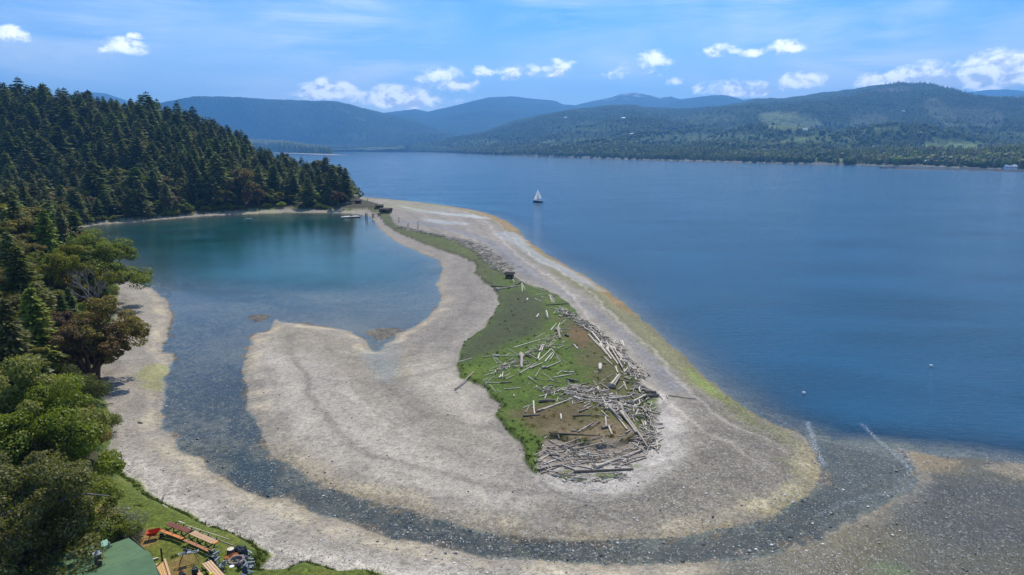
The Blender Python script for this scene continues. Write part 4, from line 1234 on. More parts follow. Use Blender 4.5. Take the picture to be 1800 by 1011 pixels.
def tiny_round(seed, mat):
    bm = bmesh.new(); bmesh.ops.create_icosphere(bm, subdivisions=2, radius=.42)
    rr = random.Random(seed)
    for v in bm.verts: v.co *= rr.uniform(.72, 1.15); v.co.z = v.co.z * 1.05 + .45
    m = bpy.data.meshes.new('tiny_round'); bm.to_mesh(m); bm.free(); m.materials.append(mat)
    return m
TINY = [tiny_conifer(500 + i, mat=M_con) for i in range(5)] + [tiny_round(600 + i, M_leaf) for i in range(2)] + [tiny_round(610, M_gry)]
pts = []
def plant(V, cl, qx, qy, n, rows, hscale=22, xr=(-40, 1860), ymax=300):
    nr_, nc_ = cl.shape; c = 0; tries = 0
    fx = RNG.uniform(0, nc_ - 1.01, n * 4); fy = rows[0] + (rows[1] - rows[0]) * RNG.uniform(0, 1, n * 4) ** 1.0
    i = fy.astype(int); j = fx.astype(int); a = (fy - i)[:, None]; b = (fx - j)[:, None]
    Q = V[i, j] * (1 - a) * (1 - b) + V[i + 1, j] * a * (1 - b) + V[i, j + 1] * (1 - a) * b + V[i + 1, j + 1] * a * b
    cc = cl[i, j]; X = qx[i, j]
    k = (X > xr[0]) & (X < xr[1]) & (RNG.uniform(0, 1, len(cc)) > cc * .96) & (Q[:, 2] > .5)
    Q = Q[k][:n]; cc = cc[k][:n]
    nn = fbm(Q[:, 0] * .004, Q[:, 1] * .004, 3, 83)
    br = RNG.uniform(0, 1, len(Q)) < np.clip(.33 + nn * 1.1, .04, .85) * (Q[:, 2] < 140)
    h = np.where(br, RNG.uniform(9, 17, len(Q)), RNG.uniform(.65, 1.25, len(Q)) * hscale)
    wd = np.where(br, RNG.uniform(.9, 1.3, len(Q)), RNG.uniform(.9, 1.4, len(Q)))
    ix = np.where(br, RNG.integers(5, 8, len(Q)), RNG.integers(0, 5, len(Q)))
    return np.stack([Q[:, 0], Q[:, 1], Q[:, 2] - 1, h, wd, ix], 1)
VB, clB, qxB, qyB = farB
VA, clA, qxA, qyA = farA
pp = [plant(VB, clB, qxB, qyB, 11000, (1, 22), 15), plant(VB, clB, qxB, qyB, 8000, (18, 52), 15), plant(VB, clB, qxB, qyB, 9000, (50, 83), 14),
      plant(VA, clA, qxA, qyA, 5000, (1, 20), 22, (250, 1000)), plant(VA, clA, qxA, qyA, 9000, (20, 53), 17, (250, 900))]
instancer('far_woods', np.concatenate(pp), TINY, kind='stuff')

# ---- wooded point in the middle distance on the left
pc = toworld(np.array([(300, 266), (470, 268.5), (540, 271.5), (575, 273), (600, 273.6), (622, 273.9), (600, 273.0), (580, 271), (560, 269), (500, 266.5), (300, 264.8)]))
bmx = bmesh.new()
top = [bmx.verts.new((p_[0], p_[1], 1.2)) for p_ in pc]; bot = [bmx.verts.new((p_[0], p_[1], -3)) for p_ in pc]
bmx.faces.new(top)
for i in range(len(pc)): bmx.faces.new((top[i], top[(i + 1) % len(pc)], bot[(i + 1) % len(pc)], bot[i]))
bmesh.ops.recalc_face_normals(bmx, faces=bmx.faces)
me = bpy.data.meshes.new('point_land'); bmx.to_mesh(me); bmx.free()
M_sand = solid('pale_far_sand', (.36, .33, .27), .95, nscale=.05)
me.materials.append(M_sand); obj('beach_point', me, kind='structure')
q_ = []
A_ = toworld(np.array([(300, 266), (480, 268.3), (585, 271.6)])); B_ = toworld(np.array([(300, 265), (480, 266.2), (566, 269.3)]))
for i in range(4200):
    t_ = rnd.random(); s_ = rnd.random()
    a_ = A_[0] * (1 - t_) + A_[2] * t_ if t_ > 1 else np.array([np.interp(t_ * 285 + 300, (300, 480, 585), A_[:, 0]), np.interp(t_ * 285 + 300, (300, 480, 585), A_[:, 1])])
    b_ = np.array([np.interp(t_ * 266 + 300, (300, 480, 566), B_[:, 0]), np.interp(t_ * 266 + 300, (300, 480, 566), B_[:, 1])])
    p_ = a_ * (1 - s_) + b_ * s_
    grow_ = np.interp(t_, (0, .75, 1), (3.4, 2.4, 1.3))
    q_.append((p_[0], p_[1], 1.0 + s_ * 26 * min(1, (1 - t_) * 2.5) , rnd.uniform(16, 30) * grow_, rnd.uniform(1, 1.4), rnd.randrange(5)))
instancer('point_woods', q_, TINY, kind='stuff')
print('forest', time.time() - T0)

# ================================================================== driftwood
M_log = solid('weathered_driftwood', (.50, .42, .32), .9, nscale=3.0, namt=.35, rand=.38, bump=.5, stretch=(3, 3, .35))
M_log2 = solid('bleached_driftwood', (.62, .54, .43), .88, nscale=3.0, namt=.25, rand=.2, bump=.4, stretch=(3, 3, .35))
M_log3 = solid('dark_driftwood', (.17, .14, .11), .9, nscale=3.0, namt=.4, rand=.35, bump=.5, stretch=(3, 3, .35))


def log_mesh(seed, mat, n=7, seg=7, taper=.35, bend=.05, root=0, stub=0):
    """a log of length 1 along x and radius 1 across"""
    rg = np.random.default_rng(seed); V = []; F = []
    b1, b2 = rg.normal(0, bend, 2); ph = rg.uniform(0, 6.28)
    for i in range(seg + 1):
        t = i / seg
        r = 1 - taper * t + rg.normal(0, .05)
        if root and i == 0: r *= 1.5
        if root and i == 1: r *= 1.12
        for k in range(n):
            a = 6.283 * k / n + .3 * math.sin(t * 3 + ph)
            rr = r * rg.uniform(.86, 1.12) * (rg.uniform(.9, 1.7) if root and i == 0 else 1)
            V.append((t - .5 + (rg.uniform(-.012, .012) if i in (0, seg) else 0), math.cos(a) * rr, math.sin(a) * rr))
    V = np.array(V)
    V[:, 1] += 8 * b1 * np.sin((V[:, 0] + .5) * 3.14) ; V[:, 2] += 1.5 * abs(b2) * np.sin((V[:, 0] + .5) * 3.14)
    for i in range(seg):
        for k in range(n):
            F.append((i * n + k, i * n + (k + 1) % n, (i + 1) * n + (k + 1) % n, (i + 1) * n + k))
    me = bpy.data.meshes.new('log')
    faces = [tuple(f) for f in F] + [tuple(range(n))[::-1], tuple(range(seg * n, seg * n + n))]
    vv = [tuple(v) for v in V]
    for s in range(stub):
        x0 = rg.uniform(-.35, .35); a = rg.uniform(0, 6.28); o = len(vv)
        for (tt, r) in ((.3, .28), (2.4, .12)):
            c = (x0 + (tt - .3) * .018, math.cos(a) * (.7 + tt * .8), abs(math.sin(a)) * (.7 + tt * .8))
            for k in range(4):
                vv.append((c[0] + math.cos(k * 1.57) * r * .03, c[1] + math.sin(k * 1.57) * r, c[2] + math.cos(k * 1.57) * r))
        for k in range(4): faces.append((o + k, o + (k + 1) % 4, o + 4 + (k + 1) % 4, o + 4 + k))
        faces.append((o + 4, o + 5, o + 6, o + 7))
    me.from_pydata(vv, [], faces); me.materials.append(mat); me.update()
    for p in me.polygons: p.use_smooth = len(p.vertices) == 4
    return me


LOGM = {'g': [log_mesh(700 + i, M_log, root=int(i % 3 == 0), stub=int(i % 2)) for i in range(7)], 'w': [log_mesh(720 + i, M_log2, stub=int(i == 1)) for i in range(5)],
        'd': [log_mesh(740 + i, M_log3, root=int(i == 0), stub=int(i % 2)) for i in range(4)]}
COUNT = {'log': 0}
occ = []


def place_log(ax, ay, bx, by, wpx, tone='g', label=None, group=None, lift=0.0, name='driftwood_log'):
    g0 = P(ax, ay, 1.6); g1 = P(bx, by, 1.6)
    za = hz_at(g0[0], g0[1]); zb = hz_at(g1[0], g1[1])
    p0 = np.array(P(ax, ay, za + .2)); p1 = np.array(P(bx, by, zb + .2))
    d = p1 - p0; L = float(np.linalg.norm(d[:2]))
    mid = (p0 + p1) / 2
    dep = mid[1] * math.cos(PITCH) + (CAMH - mid[2]) * math.sin(PITCH)
    r = max(wpx / FPX * dep / 2 * 1.02, .055)
    # how much stands below it already
    st = 0
    for (ox, oy, orr, oz) in occ:
        if (ox - mid[0]) ** 2 + (oy - mid[1]) ** 2 < (.5 + orr + r) ** 2: st = max(st, oz)
    base = max(za, zb)
    top = min(st + r * 1.1, 1.1) if st else r
    zc = base * .5 + (za + zb) * .25 + r * .75 + (min(st, .8) * .8 if st else 0) + lift
    occ.append((mid[0], mid[1], r, min(st + r * 1.4, .8)))
    me = rnd.choice(LOGM[tone][1:3] + LOGM[tone][4:6] if (L < 4.2 and tone == 'g') else (LOGM[tone][1:] if tone == 'd' else LOGM[tone]))
    pitch = math.atan2(zb - za, L) * .8 + rnd.uniform(-.02, .02)
    o = bpy.data.objects.new(name, me); COL.objects.link(o)
    o.location = (mid[0], mid[1], zc); o.scale = (L + .1, r, r)
    o.rotation_euler = (rnd.uniform(0, 6.28) if 'x' else 0, -pitch, math.atan2(d[1], d[0]))
    o['label'] = label; o['category'] = 'driftwood log' if L > 1.2 else 'driftwood piece'
    if group: o['group'] = group
    COUNT['log'] += 1
    return o


def nm_len(L): return 'long' if L > 75 else ('mid-length' if L > 28 else 'short')
NAMED = {}
T6 = """415,385,765,285,16w;770,280,895,240,12w;705,262,835,188,9w;0,520,125,505,14;125,505,480,492,12w;130,490,215,492,25w;330,398,475,492,9w;160,525,270,610,9;130,515,190,600,7w;300,498,355,462,7w;265,640,295,590,14w;15,768,155,718,9w;100,750,160,735,9w;60,835,155,775,10w;0,835,75,795,8w;25,870,25,925,35;45,862,210,868,14w;230,870,385,860,20d;290,955,510,935,18;85,895,165,980,7w;190,970,240,995,8w;525,510,520,670,50;500,735,725,590,16w;640,670,800,600,22;755,560,925,410,14w;795,430,825,345,18w;765,440,810,350,16w;745,545,770,455,20w;880,390,980,230,20;910,370,985,285,16;840,580,945,465,22w;910,560,960,480,12w;935,405,1050,580,12w;980,480,1130,610,20d;860,660,1050,580,22;705,790,775,670,16;810,670,850,650,36;810,725,940,830,9w;880,825,1060,865,14;610,790,675,830,18w;675,840,770,895,7;680,795,880,850,7;920,155,995,65,9w;1015,110,1045,40,14w;1030,110,1070,180,16;1020,150,1045,270,45;1045,128,1200,128,9w;1055,65,1130,5,9w;1120,220,1160,235,35d;1070,325,1110,295,9w;950,345,1085,347,8w;915,375,1020,410,10;1010,410,1090,365,22;1120,405,1230,360,14d;1005,752,1090,690,10w;1095,720,1244,725,22;950,800,1244,750,20;1140,840,1244,845,28d;1015,985,1150,910,10w;1095,975,1155,930,10w;900,905,945,905,36d;300,690,400,590,14w;285,780,365,735,12w;310,815,420,765,12w;420,670,490,625,10w;460,690,515,730,12w;540,490,640,500,30d;640,455,745,430,16d;660,500,745,545,14;210,800,235,760,26w;255,790,265,720,16w;560,590,640,600,12;575,655,650,610,12w"""
T3 = """240,405,700,425,16d;150,640,230,595,20;205,590,420,555,18;100,600,200,560,12;215,555,520,535,14;320,525,520,445,12;400,540,700,435,14;440,560,735,490,20;160,690,345,620,16w;155,720,540,640,16;155,765,340,690,14d;350,690,470,735,16w;385,685,560,665,14;450,750,970,725,30d;490,695,640,725,14;640,710,1060,555,26;820,705,1090,620,16;840,655,1080,605,16;560,610,770,595,12w;500,660,800,655,10;935,835,970,720,8w;745,140,920,370,22;850,160,1100,540,26;870,240,1000,420,24;900,190,1020,300,18;760,180,880,310,18;960,155,1080,90,24d;1075,85,1200,75,40d;1000,10,1150,45,16;1050,0,1210,70,16d;1185,40,1235,100,14w;985,155,1020,210,14w;1020,200,990,255,16w;1120,170,1165,290,9w;1080,170,1120,200,8w;1110,280,1130,240,12w;1135,280,1145,245,8w;1040,250,1110,235,7w;1080,300,1095,390,16w;1062,300,1070,350,9w;1185,460,1200,580,16w;1180,370,1200,400,14w;1145,555,1145,605,16w;1120,480,1150,420,9;430,380,470,382,16w;140,80,260,45,14;190,105,220,30,9w;140,125,280,120,26d;295,120,310,85,8w;90,120,100,240,18;0,250,150,240,18d;120,210,300,150,18;180,190,440,95,14;450,85,510,110,20w;20,215,50,170,12;0,180,80,150,9w;300,35,360,0,9w;355,25,390,0,8w;275,20,278,60,8w;660,0,750,190,18;700,60,740,170,16;770,85,900,85,14;780,105,940,100,20;820,130,950,125,16;730,260,735,340,14w;440,250,600,245,16d;330,240,335,280,18w;540,170,590,140,12;500,210,600,170,14;640,240,740,250,12;700,360,780,340,28;760,340,790,420,22;820,500,880,450,14;840,430,920,415,9;350,805,378,840,9w;800,808,850,800,9d;600,820,660,808,6w;310,420,320,460,9w;185,450,215,430,12w;225,465,280,495,12w;600,640,615,605,9w;690,460,710,475,9w;280,590,330,600,14w;490,390,560,345,14;530,380,600,330,12;570,340,620,310,14;600,350,680,300,12"""
T2 = """0,78,200,68,10d;30,0,75,60,12w;0,150,15,205,18w;180,150,200,130,12w;110,175,220,172,12d;240,180,330,250,10d;260,215,410,300,16d;340,280,450,350,14;380,340,480,450,16;410,330,520,460,18;440,390,540,520,18;480,430,580,560,18;530,400,560,465,16w;540,470,640,600,18;570,450,680,650,18;600,460,700,600,16;640,500,790,670,16w;680,530,800,660,14w;660,400,695,460,14w;520,540,590,610,12;620,630,640,680,20;570,800,650,700,24;600,810,660,720,20;490,750,600,690,9;480,620,480,660,40;430,665,460,672,10w;465,595,535,600,16d;690,650,700,690,16;740,670,760,730,14;790,680,800,750,14;820,780,990,870,16d;790,820,950,860,14;760,960,880,900,24;880,880,970,880,36d;560,890,700,895,14;560,925,740,905,18;420,750,490,830,12;480,840,540,930,16;420,350,530,380,12;700,720,740,740,24;690,760,720,830,18;640,830,700,780,14;250,435,280,465,16w;185,745,290,765,20d"""
T1 = """100,830,262,675,16;130,585,250,548,8w;740,40,748,22,16w;822,190,842,160,18w;912,145,925,205,16w;975,155,1000,120,9w;950,300,1000,245,7w"""
T5 = """355,330,480,395,8w;380,345,450,400,8w;430,380,500,440,8w;480,470,510,430,8w;545,450,560,495,8w;660,540,800,625,8w;740,590,745,705,9w;755,640,775,680,9w;590,670,740,600,22d;460,690,700,650,20;400,650,560,660,16d;870,665,1000,705,10;640,570,655,600,8w;1045,745,1080,830,10w;1060,745,1105,800,9w;1010,940,1030,1010,14w;890,785,950,810,10w;960,765,1030,780,9w;900,740,970,735,9w"""
T4 = """1195,545,1330,562,5d;1185,548,1187,555,9w;965,280,975,308,9w;430,541,432,549,8w"""
SP = {('T3', 0): 'long dark log lying across the driftwood tangle on the brown ground', ('T3', 13): 'long dark grey log lowest of the pile, nearest the bare sand at the blunt end',
      ('T3', 15): 'thickest round grey log, slanting just above the lowest long log', ('T3', 16): 'pale grey log parallel to and right beside the thick slanting log', ('T3', 20): 'thin white stick pointing down onto bare sand from the end of the lowest log',
      ('T3', 22): 'very long broken grey log running down the seaward edge of the big tangle', ('T3', 21): 'long grey log inland of the very long broken one on the seaward edge', ('T3', 40): 'bleached white log standing alone on the sand at the seaward side',
      ('T3', 7): 'long grey log slanting across the middle of the lower pile', ('T3', 9): 'long curved log reaching the left end of the lower pile', ('T3', 27): 'hollow dark stump end at the seaward corner of the tangle',
      ('T6', 0): 'long pale log lying by itself at the edge of the dark marsh', ('T6', 1): 'thin white log in line with the long pale log on the marsh edge', ('T6', 2): 'thin short white pole parallel above the long pale log', ('T6', 18): 'stubby grey log with white break lying alone on green grass',
      ('T6', 21): 'wide upright grey slab standing in the middle of the grass tangle', ('T6', 34): 'thick grey log right of the grass tangle, ending at a stump', ('T6', 45): 'wide grey plank lying at the top right of the grass field', ('T6', 60): 'round dark stump lying in the grass below the thin crossed sticks',
      ('T6', 46): 'thin white pole lying level beside the wide grey plank', ('T6', 4): 'long white thin log lying level across the marsh into the grass tangle', ('T6', 5): 'white flat slab resting on the long level log',
      ('T1', 0): 'lone grey log lying half on grass and half on the pale sandbar', ('T1', 1): 'thin white pole on the marsh edge above the lone log', ('T2', 24): 'short thick hollow stump with a tan end on the brown ground', ('T2', 43): 'dark flat log lying alone on the brown ground',
      ('T2', 26): 'dark short log just above the hollow stump', ('T2', 0): 'dark pole lying level across the top of the beach ridge', ('T2', 18): 'bleached white stick leaning alone on the gravel beside the ridge logs',
      ('T4', 0): 'thin dark pole lying out alone on the grey gravel beach', ('T4', 2): 'white stub standing on the gravel ridge', ('T5', 8): 'dark root log beside the small hut on the grass ridge', ('T5', 9): 'grey log pair lying below the dark root log near the hut',
      ('T5', 12): 'dark low log curving at the marsh edge below the hut', ('T5', 6): 'thin white stick pointing down from the ridge near the hut'}
for tn, ts, ox, oy, sc, where in (('T6', T6, 850, 560, 7.775, 'in the tangle on the green grass'), ('T3', T3, 920, 680, 5.054, 'in the big pile at the blunt end'), ('T2', T2, 960, 520, 5.054, 'on the ridge between brown ground and gravel beach'),
                          ('T1', T1, 780, 520, 5.054, 'on the dark marsh grass'), ('T5', T5, 800, 400, 6.32, 'on the narrow grass neck near the hut'), ('T4', T4, 750, 500, 2.808, 'on the open gravel')):
    for i, e in enumerate(ts.split(';')):
        tone = 'g'
        if e[-1] in 'wd': tone = e[-1]; e = e[:-1]
        x0, y0, x1, y1, wd = map(float, e.split(','))
        L = math.hypot(x1 - x0, (y1 - y0)) / sc
        if (tn, i) in SP: lab, grp = SP[(tn, i)], None
        else:
            ang = abs(math.degrees(math.atan2(y1 - y0, x1 - x0))) % 180
            ori = 'level' if ang < 14 or ang > 166 else ('upright' if 60 < ang < 120 else ('slanting'))
            lab = '%s %s %s driftwood lying %s %s' % (nm_len(L), 'thick' if wd / sc > 3.4 else 'thin', {'g': 'grey', 'w': 'white', 'd': 'dark'}[tone], {'level': 'level', 'upright': 'end-on', 'slanting': 'slantwise'}[ori], where)
            grp = 'driftwood logs ' + where
        place_log(ox + x0 / sc, oy + y0 / sc, ox + x1 / sc, oy + y1 / sc, wd / sc, tone, lab, grp)
# logs round the lawn and on the near beach
for (ax_, ay_, bx_, by_, wd, tone, lab) in [
        (329, 922, 402, 947, 3.4, 'g', 'long weathered log behind the tan picnic table, farther one'), (330, 926, 409, 957, 3.6, 'g', 'long weathered log behind the tan picnic table, nearer one'),
        (314, 915, 324, 918.5, 3.4, 'w', 'short round log end beyond the red picnic table'), (262, 984, 277, 979.5, 5, 'w', 'short pale log beside the cabin wall'),
        (286, 886, 311, 900, 1.6, 'w', 'slim pale log along the lawn edge by the beach'), (281, 881, 290, 869, 2.2, 'd', 'curved dark branch standing out on the pale beach above the lawn'),
        (172, 892, 231, 891.5, 1.6, 'w', 'thin pale pole lying on the grass under the big tree'), (176, 711, 199, 709, 2.2, 'd', 'dark fallen branch on the beach below the leaning madrona'),
        (205, 944, 214, 941, 2.5, 'w', 'small weathered log between the scrub and the cabin roof'), (243, 741, 250, 742, 2.5, 'd', 'small dark boulder shaped wood on the pale beach'),
        (345, 920, 372, 929, 2.0, 'g', 'half buried grey plank on the bank edge above the logs')]:
    place_log(ax_, ay_, bx_, by_, wd, tone, lab)
# the countless small sticks: two long drifts
def bulk(name, lines, n, Lr, rr, spread, tonef, zoff=.05, seed=5):
    rg = random.Random(seed); V = []; F = []; o = 0; TN = []
    for li, (pts_, wgt, ang_j) in enumerate(lines):
        c = curve(pts_, 1.4); seg = np.diff(c, axis=0); sl = np.linalg.norm(seg, axis=1); cum = np.concatenate([[0], np.cumsum(sl)])
        m = int(n * wgt)
        for k in range(m):
            t = rg.random() * cum[-1]; i = min(np.searchsorted(cum, t) - 1, len(seg) - 1); i = max(i, 0)
            f = (t - cum[i]) / max(sl[i], 1e-6); p = c[i] + seg[i] * f; dirn = math.atan2(seg[i][1], seg[i][0])
            nrm = (-math.sin(dirn), math.cos(dirn)); off = rg.gauss(0, spread[li])
            x = p[0] + nrm[0] * off; y = p[1] + nrm[1] * off
            L = rg.uniform(*Lr) * rg.uniform(.5, 1); r = rg.uniform(*rr); a = dirn + rg.gauss(0, ang_j)
            V.append((x, y, L, r, a, tonef(rg), rg.uniform(-.05, .16), rg.uniform(0, .3) * math.exp(-(off / spread[li]) ** 2)))
    A = np.array(V); zz = terrain(A[:, 0], A[:, 1])
    vs = []; fs = []; tn = []
    for q_, z0 in zip(A, zz):
        x, y, L, r, a, tt, pt, up = q_
        d = np.array([math.cos(a) * math.cos(pt), math.sin(a) * math.cos(pt), math.sin(pt)]); sx2 = np.array([-math.sin(a), math.cos(a), 0]); u2 = np.cross(d, sx2)
        c = np.array([x, y, z0 + r + up + abs(math.sin(pt)) * L * .4])
        for e, rr_ in ((-.5, r), (.5, r * .7)):
            for k in range(5):
                th = 1.2566 * k; vs.append(c + d * L * e + (sx2 * math.cos(th) + u2 * math.sin(th)) * rr_); tn.append(tt)
        for k in range(5): fs.append((o + k, o + (k + 1) % 5, o + 5 + (k + 1) % 5, o + 5 + k))
        o += 10
    me = mesh_np(name, np.array(vs), np.array(fs), M_stick, False, {'tone': ('FLOAT', np.array(tn))})
    return obj(name, me, kind='stuff')


M_stick, q = newmat('driftwood_sticks')
at = q.n('ShaderNodeAttribute', attribute_name='tone')
q.n('ShaderNodeOutputMaterial', {0: q.n('ShaderNodeBsdfPrincipled', {'Base Color': q.mix(at.outputs['Fac'], (.14, .11, .08), (.70, .62, .50)), 'Roughness': .9, 'Specular IOR Level': .2}).outputs[0]})
bulk('driftwood_pile', [
    ([(700, 398), (740, 408), (790, 418), (830, 428)], .30, .9), ([(800, 420), (840, 436), (865, 455), (885, 475)], .30, 1.0), ([(845, 447), (870, 466), (895, 484)], .06, .5),
    ([(985, 545), (1040, 580), (1090, 620), (1120, 660)], .30, .45), ([(1105, 655), (1125, 690), (1135, 740), (1130, 790)], .09, .9), ([(1000, 690), (1060, 700), (1110, 730)], .10, .8)],
    1900, (.8, 3.2), (.045, .12), (1.3, 2.0, .8, .8, .9, 1.4), lambda g_: min(1, max(0, g_.gauss(.50, .27))))
bulk('small_driftwood', [([(960, 790), (1030, 800), (1110, 800)], .30, .5), ([(960, 700), (1020, 690), (1080, 720)], .3, 1.2), ([(870, 660), (920, 635), (985, 590)], .28, .7), ([(940, 810), (1000, 832), (1100, 830)], .12, .5)],
     800, (.3, 1.5), (.03, .09), (1.3, 2.2, .8, .6), lambda g_: min(1, max(0, g_.gauss(.5, .3))), seed=9)
print('driftwood', COUNT, time.time() - T0)

# ================================================================== built things
def box(bm, cx, cy, cz, sx, sy, sz, rz=0.0, rx=0.0, ry=0.0, bev=0.0):
    M = Matrix.Translation((cx, cy, cz)) @ Euler((rx, ry, rz)).to_matrix().to_4x4() @ Matrix.Diagonal((sx, sy, sz, 1))
    r = bmesh.ops.create_cube(bm, size=1, matrix=M)
    if bev:
        ed = list({e for v in r['verts'] for e in v.link_edges})
        bmesh.ops.bevel(bm, geom=ed, offset=bev, segments=1, affect='EDGES')
    return r


def cyl(bm, p0, p1, r0, r1=None, n=10):
    r1 = r0 if r1 is None else r1
    p0 = Vector(p0); p1 = Vector(p1); d = p1 - p0
    M = Matrix.Translation((p0 + p1) / 2) @ d.to_track_quat('Z', 'Y').to_matrix().to_4x4()
    return bmesh.ops.create_cone(bm, cap_ends=True, segments=n, radius1=r0, radius2=r1, depth=d.length, matrix=M)


def mk(name, fn, mat, parent=None, smooth=False, **props):
    bm = bmesh.new(); fn(bm)
    me = bpy.data.meshes.new(name); bm.to_mesh(me); bm.free(); me.materials.append(mat)
    if smooth:
        for p in me.polygons: p.use_smooth = True
    return obj(name, me, parent, **props)


def pts_mesh(name, verts, faces, mat, parent=None, **props):
    me = bpy.data.meshes.new(name); me.from_pydata([tuple(v) for v in verts], [], faces); me.materials.append(mat); me.update()
    return obj(name, me, parent, **props)


M_roofg = solid('green_roofing_felt', (.088, .158, .072), .85, nscale=1.4, namt=.16)
M_roofg2 = solid('pale_green_sheet', (.22, .42, .33), .6, nscale=3, namt=.1)
M_wood = solid('fresh_yellow_wood', (.62, .36, .12), .65, nscale=2, namt=.2, rand=.12, stretch=(1, 8, 8))
M_tan = solid('tan_wood', (.58, .37, .20), .7, nscale=2, namt=.18, rand=.12, stretch=(1, 8, 8))
M_red = solid('red_brown_stain', (.20, .055, .03), .6, nscale=2, namt=.2, rand=.12, stretch=(1, 8, 8))
M_seat = solid('brown_stain', (.36, .15, .06), .6, nscale=2, namt=.2, rand=.12, stretch=(1, 8, 8))
M_orange = solid('orange_stain', (.60, .20, .045), .6, nscale=2, namt=.15, rand=.1)
M_hutw = solid('old_brown_driftwood', (.12, .095, .07), .95, nscale=2, namt=.5, rand=.3)
M_dkw = solid('dark_weathered_wood', (.055, .048, .042), .9, nscale=4, namt=.35, rand=.2)
M_wall = solid('brown_log_wall', (.11, .075, .05), .9, nscale=3, namt=.3)
M_blk = solid('black_plastic', (.018, .022, .03), .5, nscale=6, namt=.15)
M_gryp = solid('grey_blue_plastic', (.24, .28, .31), .5, nscale=6, namt=.1)
M_navy = solid('dark_navy_fabric', (.025, .035, .06), .7, nscale=6, namt=.15)
M_blue = solid('blue_fabric', (.06, .15, .33), .7, nscale=6, namt=.15)
M_metal = solid('galvanised_metal', (.42, .43, .44), .4, .6, nscale=8, namt=.15)
M_dmetal = solid('dark_rusty_metal', (.07, .055, .05), .6, .4, nscale=8, namt=.3)
M_barrow = solid('red_barrow_paint', (.52, .055, .02), .35, nscale=3, namt=.12)
M_stone = solid('fire_ring_stone', (.25, .19, .16), .9, nscale=6, namt=.3, rand=.18)
M_ash = solid('grey_ash', (.33, .32, .30), 1, nscale=8, namt=.4)
M_white = solid('white_paint', (.80, .80, .78), .5, nscale=3, namt=.05)
M_sail, q = newmat('white_sail')
q.n('ShaderNodeOutputMaterial', {0: q.n('ShaderNodeMixShader', {0: .55, 1: q.n('ShaderNodeBsdfDiffuse', {'Color': (.88, .88, .88, 1)}).outputs[0], 2: q.n('ShaderNodeBsdfTranslucent', {'Color': (.95, .95, .93, 1)}).outputs[0]}).outputs[0]})
M_dhull = solid('dark_hull', (.03, .04, .06), .3, nscale=2, namt=.05)
M_greyroof = solid('grey_metal_roof', (.48, .49, .50), .5, nscale=1, namt=.08)
M_glass = solid('dark_window', (.02, .03, .04), .12, nscale=1, namt=.05, spec=.8)
M_yel = solid('yellow_plastic', (.8, .65, .05), .4, nscale=3, namt=.05)

# ---- the cabin with its green roof
RZ, EZ = 6.3, 5.0
Bp = P(253, 977, RZ); Lp = P(180, 1003, RZ); Ap = P(234, 943, EZ)
ux = Vector((Lp[0] - Bp[0], Lp[1] - Bp[1], 0)).normalized()         # along the ridge, away to the left
uy = Vector((-ux.y, ux.x, 0))
if uy.y < 0: uy = -uy
wd = abs((Vector((Ap[0], Ap[1], 0)) - Vector((Bp[0], Bp[1], 0))).dot(uy))
cab = thing('cabin', 'cabin with green felt roof half hidden under the big leafy tree', 'cabin', (float(Bp[0]), float(Bp[1]), 0), math.atan2(ux.y, ux.x))
gz = hz_at(Bp[0], Bp[1])
sgn = 1 if Vector((-math.sin(cab.rotation_euler.z), math.cos(cab.rotation_euler.z), 0)).dot(uy) > 0 else -1
LEN = 10.5


def roof_plane(bm, y0, z0, y1, z1, bow):
    # slightly curved free edge at the gable, thickness 0.12
    n = 6; v = []
    for i in range(n + 1):
        t = i / n; y = y0 + (y1 - y0) * t; zz = z0 + (z1 - z0) * t - .10 * math.sin(t * math.pi) * bow
        v.append([bm.verts.new((-.45 + .25 * t * t, y * sgn, zz)), bm.verts.new((LEN, y * sgn, zz)), bm.verts.new((-.45 + .25 * t * t, y * sgn, zz - .12)), bm.verts.new((LEN, y * sgn, zz - .12))])
    for i in range(n):
        a, b = v[i], v[i + 1]
        bm.faces.new((a[0], a[1], b[1], b[0])); bm.faces.new((a[2], b[2], b[3], a[3])); bm.faces.new((a[0], b[0], b[2], a[2])); bm.faces.new((a[1], a[3], b[3], b[1]))
    bm.faces.new((v[0][0], v[0][2], v[0][3], v[0][1])); bm.faces.new((v[-1][0], v[-1][1], v[-1][3], v[-1][2]))
    bmesh.ops.recalc_face_normals(bm, faces=bm.faces)


rf = mk('roof', lambda bm: (roof_plane(bm, .0, RZ, wd + .1, EZ - .05, 1), roof_plane(bm, -.004, RZ, -wd - .3, EZ - .2, 1)), M_roofg, cab)
mk('edge_board', lambda bm: (box(bm, -.43, .5 * wd * sgn, (RZ + EZ) / 2 - .14, .05, wd * 1.05, .16, rx=-math.atan2(RZ - EZ, wd) * sgn),
                             box(bm, -.43, -.5 * (wd + .2) * sgn, (RZ + EZ) / 2 - .2, .05, wd * 1.1, .16, rx=math.atan2(RZ - EZ, wd) * sgn)), M_dkw, rf)


def walls(bm):
    h = EZ - .25 - gz + .5
    for (cx, cy, sx, sy) in ((LEN / 2, (wd - .4) * sgn, LEN - .8, .2), (LEN / 2, -(wd - .1) * sgn, LEN - .8, .2), (.3, 0, .2, 2 * wd - .7), (LEN - .5, 0, .2, 2 * wd - .7)):
        box(bm, cx, cy, gz - .5 + h / 2, sx, sy, h)
    for x in (.3, LEN - .5):
        a = bm.verts.new((x, -(wd - .3) * sgn, EZ - .3)); b = bm.verts.new((x, (wd - .4) * sgn, EZ - .3)); c = bm.verts.new((x, 0, RZ - .16)); bm.faces.new((a, b, c))


